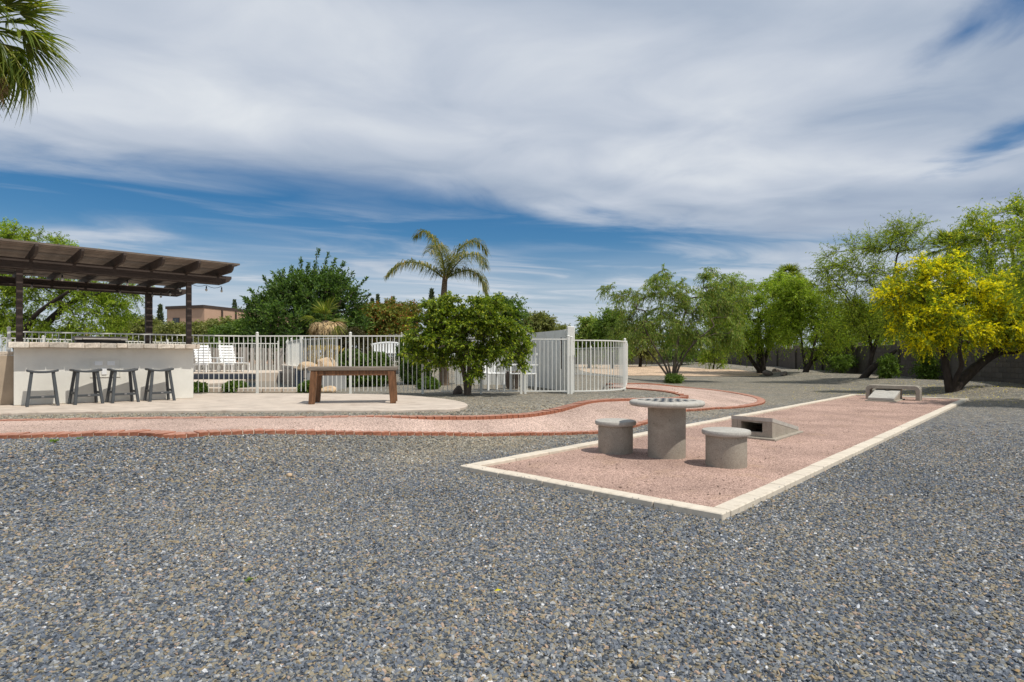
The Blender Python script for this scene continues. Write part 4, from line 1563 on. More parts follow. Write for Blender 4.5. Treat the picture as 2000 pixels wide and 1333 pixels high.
pb = thing('planter_box', 'pale grey plastered planter wall at the right end of the pool', 'planter', (-4.75, 14.9, 0.40))
obj('wall', MB().box((0, 0, 0.27), (0.75, 0.9, 0.56)), M['pool_grey'], pb, bevel=0.02)
obj('coping', MB().box((0, 0, 0.57), (0.83, 0.98, 0.05)), M['deck'], pb, bevel=0.015)


def boulder(label, loc, s, material, seed, cat='boulder', name='boulder', group=None):
    rr = np.random.default_rng(seed)
    bm = bmesh.new()
    bmesh.ops.create_icosphere(bm, subdivisions=3, radius=1)
    ks = rr.normal(size=(9, 3)); ph = rr.random(9) * 6
    for v in bm.verts:
        d = np.array(v.co)
        k = 1 + 0.14 * sum(math.sin(float(a @ d) * 1.7 + p_) for a, p_ in zip(ks, ph)) / 1.6
        v.co = v.co * k
        v.co.x *= s[0]; v.co.y *= s[1]; v.co.z = max(v.co.z, -0.5) * s[2]
    me = bpy.data.meshes.new(name); bm.to_mesh(me); bm.free()
    me.materials.append(material)
    o = obj(name, me, loc=(loc[0], loc[1], loc[2] + 0.3 * s[2]), rot=(0, 0, rr.random() * 6))
    return tag(o, label, cat, group)


boulder('large tan boulder on the right of the pool waterfall above the grey planter', (-4.75, 14.75, 0.97), (0.30, 0.26, 0.20), M['boulder'], 3, group='tan waterfall rocks')
boulder('long low tan rock on the left of the pool waterfall', (-5.3, 15.1, 0.92), (0.26, 0.22, 0.13), M['boulder'], 4, group='tan waterfall rocks')
boulder('small flat beige rock at the foot of the pale grey planter', (-4.35, 13.75, 0.41), (0.22, 0.16, 0.10), M['boulder'], 5, group='tan waterfall rocks')


# white loungers on the pool deck
def make_lounger(label, loc, rz):
    t = thing('lounge_chair', label, 'lounge chair', loc, rz, 'white slatted loungers on the pool deck')
    w = 0.52
    for k in range(7):
        f = k / 6
        ww = w * (1 - 0.06 * (k == 6))
        obj('back_slat', MB().box((0, 0, 0), (0.02, ww, 0.075)), M['white_plastic'], t, (-0.12 - 0.24 * f, 0, 0.30 + 0.56 * f), (0, -0.40, 0), bevel=0.004)
    for s in (-1, 1):
        obj('back_rail', MB().beam((-0.10, s * 0.2, 0.26), (-0.385, s * 0.2, 0.90), 0.03, 0.03), M['white_plastic'], t)
        obj('side_rail', MB().beam((-0.25, s * w / 2, 0.25), (0.95, s * w / 2, 0.27), 0.03, 0.07), M['white_plastic'], t)
        for x in (-0.2, 0.3, 0.88):
            obj('leg', MB().box((x, s * (w / 2 + 0.02), 0.14), (0.06, 0.03, 0.28)), M['white_plastic'], t)
        obj('armrest', MB().box((0.06, s * (w / 2 + 0.04), 0.47), (0.55, 0.09, 0.025)), M['white_plastic'], t, bevel=0.005)
        obj('arm_support', MB().box((0.24, s * (w / 2 + 0.04), 0.37), (0.05, 0.03, 0.19)), M['white_plastic'], t)
    for k in range(9):
        obj('seat_slat', MB().box((-0.04 + k * 0.118, 0, 0.30), (0.098, w, 0.02)), M['white_plastic'], t)
    return t


ch = make_lounger('white slatted lounger on the pool deck, the one closer to the bar', (fx(401, 19.6), 19.6, 0.74), -0.75)
dup(ch, 'white slatted lounger on the pool deck, the one closer to the fence post', (fx(449, 19.8), 19.8, 0.74), -0.75)

# white garden bench on the rise
gbx, gby = fx(759, 23.2), 23.2
gb = thing('garden_bench', 'white slatted garden bench with curved back on the rise behind the fence', 'bench', (gbx, gby, H(gbx, gby)), 0.12)
bw = 1.5
for k in range(13):
    u = -1 + 2 * k / 12
    top = 0.86 - 0.10 * u * u
    obj('back_slat', MB().box((0, 0, 0), (0.07, 0.02, top - 0.44)), M['white_plastic'], gb, (u * bw * 0.45, 0.22, (top + 0.44) / 2), (-0.12, 0, 0))
crest = [(u * bw * 0.49, 0.25, 0.86 - 0.10 * u * u) for u in np.linspace(-1, 1, 9)]
obj('crest_rail', MB().tube(crest, 0.035, 6), M['white_plastic'], gb)
for k in range(5):
    obj('seat_slat', MB().box((0, -0.2 + 0.09 * k, 0.43), (bw, 0.078, 0.022)), M['white_plastic'], gb)
for s in (-1, 1):
    obj('armrest', MB().box((s * bw / 2, -0.02, 0.64), (0.07, 0.5, 0.025)), M['white_plastic'], gb)
    obj('leg', MB().box((s * bw / 2, -0.22, 0.32), (0.055, 0.055, 0.64)), M['white_plastic'], gb)
    obj('leg', MB().box((s * bw / 2, 0.24, 0.38), (0.055, 0.055, 0.76)), M['white_plastic'], gb)

# ------------------------------------------------------------------ white curved wall and pillar right of the citrus tree
cwx, cwy = fx(1111, 13.3), 13.3
pl = thing('pillar', 'square white stucco pillar beside the pool gate, taller than the fence', 'pillar', (cwx + 0.04, cwy, 0.41))
obj('shaft', MB().box((0, 0, 0.765), (0.17, 0.2, 1.53)), M['white_wall'], pl, bevel=0.012)
cw = thing('curved_wall', 'curved white stucco wall running back from the pillar behind the gate', 'wall', (cwx, cwy, 0.38))
cen = resample([(0.0, 0.12), (-0.05, 0.9), (-0.22, 1.9), (-0.6, 3.0), (-1.25, 3.9)], n=24)


def wall_strip(mb, cen, hs, th):
    t_ = np.gradient(cen, axis=0); t_ /= np.linalg.norm(t_, axis=1)[:, None]
    nn = np.stack([-t_[:, 1], t_[:, 0]], 1)
    k = len(mb.v); n = len(cen)
    for i in range(n):
        for sgn, zz in ((1, -0.1), (1, hs[i]), (-1, hs[i]), (-1, -0.1)):
            p_ = cen[i] + nn[i] * sgn * th / 2
            mb.v.append((p_[0], p_[1], zz))
    for i in range(n - 1):
        for j in range(4):
            j2 = (j + 1) % 4
            mb.f.append((k + 4 * i + j, k + 4 * i + j2, k + 4 * i + 4 + j2, k + 4 * i + 4 + j))
    mb.f.append((k, k + 3, k + 2, k + 1)); e = k + 4 * (n - 1)
    mb.f.append((e, e + 1, e + 2, e + 3))
    return mb


hs = 1.50 + 0.04 * np.sin(np.linspace(0, 2.5, 24))
obj('wall', wall_strip(MB(), cen, hs, 0.16), M['white_wall'], cw)
obj('downpipe', MB().box((-0.12, 0.62, 0.95), (0.03, 0.06, 0.75)), M['roof_trim'], cw)
lw = thing('low_wall', 'sunlit white stucco wall with sloping end behind the citrus tree', 'wall', (0.15, 17.0, 0.38))
obj('wall', MB().add([(-1.9, 0.7, -0.1), (0.4, -0.1, -0.1), (0.4, -0.1, 1.55), (0.05, 0.02, 1.62), (-1.9, 0.7, 1.66), (-1.85, 0.9, -0.1), (0.45, 0.1, -0.1), (0.45, 0.1, 1.55), (0.1, 0.22, 1.62), (-1.85, 0.9, 1.66)],
                     [(0, 1, 2, 3, 4), (9, 8, 7, 6, 5), (0, 5, 6, 1), (1, 6, 7, 2), (2, 7, 8, 3), (3, 8, 9, 4), (4, 9, 5, 0)]), M['white_wall'], lw)


def make_gchair(label, loc, rz):
    t = thing('garden_chair', label, 'chair', loc, rz, 'white garden chairs by the curved wall')
    obj('seat', MB().box((0, 0, 0.42), (0.48, 0.46, 0.03)), M['white_plastic'], t, bevel=0.008)
    for k in range(5):
        obj('back_slat', MB().box((-0.18 + 0.09 * k, 0.235, 0.66), (0.055, 0.02, 0.46)), M['white_plastic'], t)
    obj('back_rail', MB().box((0, 0.235, 0.9), (0.48, 0.035, 0.06)), M['white_plastic'], t)
    for sx in (-1, 1):
        obj('armrest', MB().box((sx * 0.25, 0.0, 0.64), (0.055, 0.48, 0.025)), M['white_plastic'], t)
        for sy in (-1, 1):
            obj('leg', MB().box((sx * 0.22, sy * 0.2, 0.21), (0.045, 0.045, 0.42)), M['white_plastic'], t)
        obj('arm_support', MB().box((sx * 0.25, -0.2, 0.53), (0.04, 0.04, 0.22)), M['white_plastic'], t)
    return t


gc = make_gchair('white garden chair behind the fence just right of the citrus trunk', (fx(962, 14.6), 14.6, 0.41), 0.5)
dup(gc, 'white garden chair behind the fence beside the gate, left of the curved wall', (fx(1022, 14.2), 14.2, 0.41), -0.8)
pt = thing('patio_heater', 'dark cylindrical planter pot behind the citrus tree by the white chairs', 'pot', (fx(1001, 15.2), 15.2, 0.41))
pt.name = 'planter_pot'
obj('pot', MB().lathe([(0.13, 0), (0.17, 0.06), (0.2, 0.4), (0.215, 0.42), (0.19, 0.42), (0.18, 0.36)], 20), M['dark_rock'], pt, smooth=True)
obj('rim', MB().lathe([(0.2, 0.42), (0.222, 0.43), (0.222, 0.455), (0.2, 0.46)], 20), M['dark_rock'], pt, smooth=True)

# ------------------------------------------------------------------ block wall along the right side
wl = thing('block_wall', 'long grey concrete block wall behind the trees on the right', 'wall', (20.0, 30.0, 0.0))
w_pts = [np.array((17.6, 15.0)), np.array((19.3, 28.0)), np.array((20.6, 44.0)), np.array((21.6, 66.0)), np.array((4.0, 70.0)), np.array((-3.0, 70.5))]
near_blocks = []
rest_mb = MB()
mort = MB()
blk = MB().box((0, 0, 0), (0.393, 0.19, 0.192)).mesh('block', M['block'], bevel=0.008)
wb = np.array((20.0, 30.0))
for a, b in zip(w_pts, w_pts[1:]):
    u = (b - a) / np.linalg.norm(b - a); L = np.linalg.norm(b - a)
    an = math.atan2(u[1], u[0])
    zb = 0.05 if a[1] < 30 else 0.2
    d = 0.0
    nrow = 9
    m = (a + b) / 2 - wb
    mort.box((m[0], m[1], 0.93), (L, 0.16, 1.76), an)
    while d < L - 0.2:
        for rrow in range(nrow):
            dd = d + (0.2 if rrow % 2 else 0.0)
            p_ = a + u * (dd + 0.2) - wb
            near_blocks.append((np.linalg.norm(a + u * dd), (p_[0], p_[1], zb + 0.1 + 0.2 * rrow), an, a[1] + u[1] * dd))
        d += 0.4
near_blocks.sort(key=lambda k: abs(k[3] - 24) if k[3] > 19 else 99)
for dist, loc, an, _ in near_blocks[:290]:
    obj('block', blk, parent=wl, loc=loc, rot=(0, 0, an))
for dist, loc, an, _ in near_blocks[290:]:
    rest_mb.box(loc, (0.393, 0.19, 0.192), an)
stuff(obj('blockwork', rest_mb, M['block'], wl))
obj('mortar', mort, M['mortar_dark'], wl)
for a, b in list(zip(w_pts, w_pts[1:]))[:4]:
    u = (b - a) / np.linalg.norm(b - a); L = np.linalg.norm(b - a)
    d = 1.0
    while d < L:
        p_ = a + u * d - wb
        obj('pilaster', MB().box((0, 0, 1.0), (0.42, 0.42, 2.0)), M['block'], wl, (p_[0], p_[1], 0.05 if a[1] < 30 else 0.2), (0, 0, math.atan2(u[1], u[0])))
        d += 4.2

# ------------------------------------------------------------------ house and outbuildings beyond the pool
HY = 60
p0 = np.array(Q(399, 597, HY)); s1 = 61.8; p1 = np.array(Q(326, 600, s1)); p2 = np.array(Q(500, 608, 67.5))
hs_ = thing('house', 'flat roofed peach stucco house with brown roof edge behind the dark tree', 'house', (p0[0], p0[1], 0.3))
d1 = (p1 - p0)[:2]; d2 = (p2 - p0)[:2] * 2.2
ht = p0[2] - 0.3
foot = [(0, 0), tuple(d2), tuple(d2 + d1), tuple(d1)]
obj('wall', MB().prism(foot, -0.5, ht - 0.25), M['peach'], hs_)
k_ = 1.02
cx_, cy_ = np.mean(foot, 0)
obj('roof', MB().prism([((a - cx_) * k_ + cx_, (b - cy_) * k_ + cy_) for a, b in foot], ht - 0.25, ht + 0.05), M['roof_trim'], hs_)
u1 = d1 / np.linalg.norm(d1); a1 = math.atan2(u1[1], u1[0])
wq = d1 * 0.74
wn = obj('window', MB().box((0, 0, 0), (0.95, 0.1, 0.62)), M['roof_trim'], hs_, (wq[0], wq[1], ht - 1.5), (0, 0, a1))
obj('pane', MB().box((0, 0.03, 0), (0.85, 0.1, 0.52)), M['glass'], wn)
u2 = d2 / np.linalg.norm(d2); a2 = math.atan2(u2[1], u2[0])
for f, dz in ((0.14, 0.75), (0.26, 1.0), (0.36, 0.8), (0.43, 0.9)):
    q_ = d2 * f
    sc_ = obj('scupper', MB().box((0, -0.08, -dz / 2), (0.14, 0.14, dz)), M['roof_trim'], hs_, (q_[0], q_[1], ht - 0.3), (0, 0, a2))
ob_ = thing('outbuilding', 'low ochre stucco wall seen behind the grill and the left tree', 'wall', (*Q(232, 645, 44)[:2], 0.3))
obj('wall', MB().box((0, 0, 1.3), (2.3, 0.3, 2.6)), M['tan_wall'], ob_, bevel=0.03)
obj('post', MB().box((-2.6, 0.1, 1.5), (0.35, 0.35, 3.0)), M['tan_wall'], ob_)
ob2 = thing('neighbour_house', 'low tan flat roofed house left of the peach one, mostly hidden by bushes', 'house', (*Q(308, 650, 68)[:2], 0.3))
obj('wall', MB().box((0, 0, 1.6), (3.2, 4, 3.7)), M['peach'], ob2)
obj('roof', MB().box((0, 0, 3.52), (3.4, 4.2, 0.14)), M['roof_trim'], ob2)
wp_ = thing('utility_post', 'thin pale post in the far left behind the bar', 'post', (*Q(7, 700, 25)[:2], 0.4))
obj('shaft', MB().tube([(0, 0, 0), (0, 0, 2.1)], 0.04, 8), M['white_metal'], wp_)
obj('cap', MB().lathe([(0.05, 2.1), (0.05, 2.13)], 8), M['white_metal'], wp_)

# ------------------------------------------------------------------ trees on the right
def px_tree(name, label, bpx, trunks_px, blobs_px, leaf, bark, Y=None, **kw):
    base = P(*bpx) if Y is None else (*Q(bpx[0], bpx[1], Y)[:2], H(*Q(bpx[0], bpx[1], Y)[:2]))
    Yb = base[1]
    tr = []
    for pts, r0, r1 in trunks_px:
        tr.append(([(random.uniform(-.04, .04), random.uniform(-.04, .04), -0.08)] + [pt_px(base, Yb, a, b, c) for a, b, c in pts], r0, r1))
    bl = [blob_px(base, Yb, *b) for b in blobs_px]
    if kw.get('shoots'):
        kw['shoots'] = [(pt_px(base, Yb, *a), pt_px(base, Yb, *b)) for a, b in kw['shoots']]
    return tree(name, label, 'tree', base, tr, bl, leaf, bark, **kw)


px_tree('desert_willow', 'many stemmed willowy tree with drooping leaves right of the curved fence', (1313, 747),
        [([(1290, 715, .3), (1255, 672, .5)], .06, .03), ([(1300, 712, -.3), (1270, 665, -.6), (1255, 630, -.8)], .06, .025), ([(1306, 712, .5), (1293, 670, 1), (1288, 620, 1.3)], .055, .02),
         ([(1318, 705, 0), (1326, 650, .1), (1345, 590, .2)], .10, .04), ([(1328, 710, -.4), (1352, 672, -.9), (1392, 640, -1.2)], .06, .025), ([(1322, 712, .5), (1340, 675, 1.1), (1385, 655, 1.8)], .05, .02)],
        [(1208, 580, 36, 34), (1232, 610, 40, 40), (1285, 570, 42, 38), (1295, 545, 22, 22), (1335, 600, 60, 50), (1380, 545, 36, 30), (1385, 575, 40, 40), (1405, 610, 50, 55), (1270, 630, 60, 40), (1340, 650, 60, 34), (1430, 570, 34, 34), (1225, 650, 34, 30), (1420, 655, 40, 30)],
        LM['willow'], M['grey_bark'], ntarget=260, twigs=14, tl=.55, nl=15, L=.115, W=.027, droop=.55, hang=.8, up=.15, out=.5, wig=0.07)
px_tree('mesquite_tree', 'mesquite with thick dark trunk and dense green crown before the block wall', (1487, 729),
        [([(1486, 700, 0), (1483, 672, 0), (1480, 640, 0)], .30, .16), ([(1468, 705, -.4), (1452, 678, -.8), (1440, 640, -1)], .14, .06), ([(1496, 690, .3), (1512, 668, .6), (1530, 630, .8)], .16, .07)],
        [(1440, 575, 42, 40), (1400, 585, 30, 34), (1480, 600, 60, 50), (1515, 560, 46, 30), (1545, 590, 34, 44), (1430, 640, 46, 36), (1500, 645, 56, 32), (1455, 665, 42, 18)],
        LM['mesquite'], M['dark_bark'], ntarget=230, twigs=16, tl=.8, nl=13, L=.14, W=.042, droop=.4, hang=.3, r_tip=.012, wig=0.07)
px_tree('small_mesquite', 'small bushy bright green tree with low branches between desert willow and mesquite', (1393, 725),
        [([(1395, 712, 0), (1397, 690, 0)], .07, .03), ([(1410, 712, .2), (1432, 702, .3), (1446, 700, .3)], .05, .02)],
        [(1390, 690, 22, 20), (1405, 670, 22, 20), (1385, 665, 20, 18), (1400, 705, 14, 9)],
        LM['mesquite'], M['dark_bark'], ntarget=80, twigs=9, tl=.5, nl=12, L=.14, W=.04, droop=.4, hang=.4)
px_tree('mesquite_tree', 'bright green mesquite with trunk leaning to the right before the block wall', (1570, 733),
        [([(1578, 714, 0), (1596, 695, .2), (1628, 672, .4)], .17, .07), ([(1572, 712, .1), (1568, 690, .2), (1564, 650, .3)], .09, .05), ([(1584, 704, -.3), (1588, 680, -.6), (1600, 640, -.9)], .08, .04)],
        [(1575, 590, 46, 40), (1530, 572, 34, 28), (1555, 570, 30, 34), (1600, 625, 40, 36), (1560, 640, 40, 34), (1620, 660, 40, 22), (1605, 682, 36, 8), (1540, 610, 26, 40)],
        LM['mesquite'], M['dark_bark'], ntarget=200, twigs=15, tl=.75, nl=12, L=.13, W=.04, droop=.4, hang=.3, r_tip=.009, wig=0.07)
px_tree('feathery_tree', 'tall airy tree with layered feathery branches and a dark leaning trunk', (1683, 746),
        [([(1700, 722, 0), (1725, 702, .2), (1750, 685, .3)], .17, .08), ([(1693, 730, .2), (1706, 690, .4), (1690, 635, .6), (1668, 580, .8)], .11, .05), ([(1706, 690, .4), (1718, 640, 0), (1742, 560, -.3), (1752, 500, -.4)], .10, .035)],
        [(1610, 500, 26, 10), (1640, 485, 40, 12), (1620, 530, 36, 12), (1660, 520, 50, 16), (1625, 560, 36, 12), (1700, 480, 40, 20), (1755, 450, 34, 16), (1790, 445, 28, 16), (1745, 480, 46, 22), (1800, 480, 26, 18), (1690, 545, 60, 22),
         (1650, 600, 46, 26), (1710, 600, 60, 36), (1680, 635, 60, 18), (1760, 560, 44, 40), (1740, 640, 50, 24), (1650, 655, 44, 10)],
        LM['palo'], M['dark_bark'], ntarget=280, twigs=11, tl=.75, nl=12, L=.105, W=.029, droop=.15, hang=.1, up=.1, out=.35, sheaf=(-.5, 0, 0), r_tip=.007, spread=.55, wig=0.06)
px_tree('yellow_palo_verde', 'palo verde tree covered in bright yellow blossom with a dark forked trunk', (1858, 766),
        [([(1850, 735, 0), (1846, 700, 0), (1840, 655, 0), (1830, 610, 0)], .15, .05), ([(1878, 742, .1), (1910, 712, .2), (1942, 690, .3), (1962, 668, .3), (1975, 620, .3)], .19, .06),
         ([(1868, 735, -.2), (1882, 712, -.4), (1872, 690, -.6), (1880, 640, -.8)], .10, .04), ([(1942, 690, .3), (1985, 690, .2), (2040, 680, .2)], .09, .04)],
        [(1752, 575, 34, 34), (1800, 545, 44, 36), (1765, 625, 34, 34), (1820, 610, 56, 46), (1850, 520, 34, 26), (1880, 570, 54, 46), (1860, 648, 60, 24), (1940, 590, 56, 50), (1930, 640, 46, 24), (1990, 610, 50, 46), (2050, 620, 60, 60), (2000, 660, 44, 24), (1800, 660, 34, 20)],
        LM['palo'], M['dark_bark'], ntarget=380, twigs=13, tl=.5, nl=12, L=.08, W=.026, droop=.25, hang=.2, up=.15, out=.5, extra=(LM['blossom'], 13, .066, .048, .66, 14), wig=0.07)
px_tree('palo_verde', 'tall open palo verde rising behind the yellow one at the right border', (2010, 752),
        [([(2008, 700, .5), (2000, 640, .6), (1985, 560, .7), (1975, 470, .8)], .18, .05), ([(2020, 690, 0), (2035, 600, 0), (2020, 480, 0)], .15, .05), ([(2000, 640, .6), (1950, 560, .4), (1925, 480, .3)], .09, .04)],
        [(1920, 440, 30, 22), (1945, 420, 20, 14), (1890, 470, 26, 18), (1950, 480, 50, 34), (1990, 420, 24, 30), (2010, 470, 50, 40), (1915, 515, 44, 30), (1985, 540, 60, 40), (2060, 500, 60, 60), (2060, 420, 50, 40), (1875, 520, 30, 24)],
        LM['palo'], M['green_bark'], Y=24.5, ntarget=210, twigs=12, tl=.75, nl=13, L=0.12, W=0.038, droop=.2, hang=.1, up=.3, r_tip=.008, extra=(LM['blossom'], 5, .066, .045, .3, 10), wig=0.07)

px_tree('palo_verde', 'green palo verde at the right border whose shade falls beside the court end', (2320, 790),
        [([(2310, 700, 0), (2290, 600, 0), (2250, 480, 0)], .16, .05), ([(2330, 690, 0), (2380, 560, 0), (2400, 480, 0)], .14, .05)],
        [(2090, 500, 90, 70), (2230, 440, 120, 80), (2350, 470, 120, 100), (2180, 560, 110, 60), (2035, 440, 50, 40), (2050, 545, 60, 40), (2300, 560, 120, 60)],
        LM['palo'], M['green_bark'], Y=14.0, ntarget=260, twigs=9, tl=.6, nl=12, L=.11, W=.04, droop=.25, hang=.15, up=.2, r_tip=.007, wig=.07)

# shrubs by the block wall
for (px, py, rx, ry, lab) in ((1935, 715, 44, 34, 'light green bush growing against the block wall right of the yellow tree'),
                              (1808, 716, 16, 30, 'dark leafy bush against the block wall left of the yellow tree trunk'),
                              (1735, 718, 12, 24, 'slender green bush against the wall right of the feathery tree trunk'),
                              (1640, 708, 26, 16, 'fine leaved bush between the two leaning trunks by the wall')):
    Yb = 25.5 if px > 1700 else 33.0
    bx = Q(px, py, Yb)
    base = (bx[0], bx[1], H(bx[0], bx[1]))
    shrub('wall_shrub', lab, base, [blob_px(base, Yb, px, py, rx, ry)], LM['mesquite'] if px > 1900 else LM['mesquite_dark'], n=70, twigs=6, tl=.3, nl=8, L=.10, W=.045, shell=.6)
bx = P(1315, 749)
shrub('low_bush', 'small dark green bush at the foot of the many stemmed tree', bx, [(0, -.1, .18, .36, .36, .2)], LM['shrub'], n=160, L=.06, W=.03)
for k, (px, lab) in enumerate(((1499, 'first dark rock at the edge of the tan clearing beside the mesquite trunk'), (1516, 'second dark rock right of the first beside the mesquite trunk'), (1531, 'third and smallest dark rock by the mesquite trunk'))):
    b_ = P(px, 731)
    boulder(lab, (b_[0], b_[1], b_[2]), (0.3 - 0.05 * k, 0.26, 0.22 - .03 * k), M['dark_rock'], 20 + k, cat='rock', name='rock')

# backdrop trees, each its own
bgl = [(1150, 650, 34, 30, 46, 'willow', 'dark leafy tree behind the curved fence, the leftmost of the right hand trees'),
       (1195, 640, 36, 34, 44, 'mesquite_dark', 'rounded green tree just behind the end of the curved fence'),
       (1250, 655, 40, 22, 52, 'olive', 'olive bush tree low behind the stems of the many stemmed tree'),
       (1330, 660, 44, 24, 58, 'mesquite_dark', 'far dark tree seen between the stems of the many stemmed tree'),
       (1420, 610, 60, 50, 62, 'mesquite', 'far dense tree behind the gap left of the mesquite'),
       (1530, 615, 60, 50, 60, 'mesquite', 'far dense tree between the two mesquites'),
       (1640, 630, 60, 48, 58, 'mesquite', 'far grey green tree behind the feathery tree'),
       (1740, 640, 70, 50, 52, 'mesquite_dark', 'far dark tree left behind the yellow tree'),
       (1850, 640, 70, 50, 48, 'mesquite_dark', 'far dark tree behind the trunk of the yellow tree'),
       (1960, 650, 80, 50, 44, 'mesquite_dark', 'far dark tree at the right border behind the wall'),
       (1690, 618, 60, 46, 38, 'mesquite', 'added shade tree leaning over the wall behind the feathery tree'),  # this and the next two are added to shade the ground before the wall
       (1800, 605, 70, 50, 31, 'palo', 'leafy added shade tree reaching over the wall left behind the yellow blossom'),
       (1985, 600, 80, 60, 25.5, 'palo', 'broad added shade tree reaching over the wall at the right border behind the yellow blossom'),
       (985, 605, 50, 26, 40, 'shrub', 'dark tree top rising behind the citrus tree'),
       (1050, 632, 26, 18, 48, 'olive', 'pale green tree top behind the white curved wall'),
       (1090, 650, 30, 12, 70, 'olive', 'low distant tree in the gap above the white curved wall')]
for px, py, rx, ry, Yb, lf, lab in bgl:
    bx = Q(px, py, Yb)
    base = (bx[0], bx[1], H(bx[0], bx[1]))
    bl = [blob_px(base, Yb, px + random.uniform(-.35, .35) * rx, py + random.uniform(-.25, .35) * ry, rx * .7, ry * .75) for _ in range(4)]
    bl += [blob_px(base, Yb, px, py + ry * 0.7 + 12, rx * .9, ry * .6)]
    tree('background_tree', lab, 'tree', base, [([(0, 0, -.1), (.1, 0, bl[0][2] * .45), (bl[0][0] * .3, 0, bl[0][2] * .8)], .16, .08)], bl, LM[lf], M['dark_bark'],
         ntarget=110, twigs=11, tl=.8, nl=12, L=.19 if Yb > 39 else .13, W=.08 if Yb > 39 else .045, droop=.3, hang=.3, twig_r=0, r_tip=.012, group='trees beyond the walls')

# ------------------------------------------------------------------ planting on the left and in the middle
px_tree('large_mesquite', 'wide green mesquite with dark spreading limbs behind the pergola', (52, 745),
        [([(45, 690, 0), (20, 640, .2), (-20, 610, .5), (-60, 560, .8)], .26, .10), ([(60, 680, .2), (90, 630, .3), (140, 590, .4), (195, 560, .5)], .20, .07), ([(40, 670, -.4), (60, 620, -.8), (110, 585, -1), (150, 560, -1)], .14, .05), ([(30, 650, .6), (40, 580, 1), (35, 520, 1.2)], .14, .05)],
        [(20, 470, 46, 30), (-40, 500, 60, 50), (95, 500, 50, 34), (150, 510, 46, 24), (40, 560, 70, 46), (130, 570, 60, 36), (200, 580, 50, 36), (235, 615, 36, 34), (180, 630, 60, 26), (90, 640, 60, 22), (10, 620, 50, 34), (245, 560, 26, 26)],
        LM['mesquite'], M['dark_bark'], Y=22.0, ntarget=300, twigs=15, tl=.55, nl=14, L=0.095, W=0.031, droop=.35, hang=.3, r_tip=.008, wig=0.07)
px_tree('dark_evergreen', 'dense dark green tree with upright sprigs behind the pool', (600, 738),
        [([(600, 700, 0), (598, 660, 0), (600, 600, 0)], .18, .08), ([(585, 690, .2), (560, 640, .3), (540, 600, .4)], .12, .05), ([(612, 690, -.2), (640, 640, -.3), (665, 590, -.3)], .12, .05)],
        [(600, 585, 56, 44), (545, 590, 44, 34), (655, 585, 42, 44), (520, 615, 34, 26), (600, 620, 90, 34), (620, 562, 26, 24), (580, 566, 30, 24), (690, 620, 24, 36), (510, 640, 34, 20), (600, 660, 100, 24), (640, 566, 24, 22), (598, 545, 5, 16), (624, 542, 5, 18), (648, 556, 5, 14), (560, 562, 5, 14), (690, 580, 10, 22), (530, 575, 8, 16), (582, 552, 5, 14), (700, 590, 6, 18), (665, 562, 5, 16)],
        LM['ebony'], M['grey_bark'], Y=25.0, ntarget=330, twigs=10, tl=.65, nl=16, L=.13, W=.055, droop=0.05, up=1.0, out=.5, hang=-.2, spread=.7,
        shoots=[((606, 565, 0), (622, 488, 0)), ((618, 570, .2), (642, 494, .3)), ((596, 570, -.3), (603, 515, -.4)), ((578, 570, .2), (570, 522, .3)), ((560, 575, -.2), (545, 530, -.3)), ((640, 575, 0), (672, 512, .1)), ((655, 580, .3), (690, 532, .4)), ((672, 590, -.2), (716, 543, -.3)), ((540, 590, 0), (515, 540, 0)), ((520, 600, .3), (488, 565, .4)), ((512, 615, -.3), (476, 582, -.4)), ((588, 560, .5), (588, 505, .6)), ((630, 560, -.5), (655, 505, -.6)), ((690, 610, .1), (722, 575, .2)), ((550, 585, .4), (528, 548, .5))])
cbx = P(912, 772)
tree('citrus_tree', 'round leafy citrus tree in front of the white fence', 'tree', cbx,
     [([(0, 0, -.05), (-.02, 0, .3), (-.12, .02, .7), (-.3, 0, 1.2)], .07, .035), ([(0.03, 0, -.05), (.06, .03, .3), (.2, .05, .7), (.5, 0, 1.1)], .06, .03), ([(0, .04, -.05), (.03, .12, .4), (0, .3, 1.0)], .05, .025), ([(0, -.04, -.05), (.06, -.12, .4), (.1, -.35, .9)], .05, .025)],
     [blob_px(cbx, cbx[1], *b, -.25, .5 if b[2] < 60 else .75) for b in ((860, 630, 50, 42), (920, 620, 60, 40), (975, 640, 46, 40), (830, 670, 36, 32), (900, 670, 76, 44), (985, 684, 40, 28), (920, 697, 54, 26), (1012, 668, 28, 30), (870, 600, 40, 22), (810, 690, 22, 20), (960, 600, 40, 22), (845, 700, 30, 18), (1018, 700, 12, 18), (922, 728, 16, 14))],
     LM['citrus'], M['grey_bark'], ntarget=520, twigs=10, tl=.18, nl=9, L=.062, W=.031, droop=.25, up=.35, out=.8, hang=.15, curl=.15, r_tip=.005, twig_r=.0025)
br_ = P(895, 770)
boulder('small reddish rock at the foot of the citrus tree', (br_[0], br_[1], br_[2]), (0.12, 0.1, 0.14), M['dark_rock'], 31, cat='rock', name='rock')

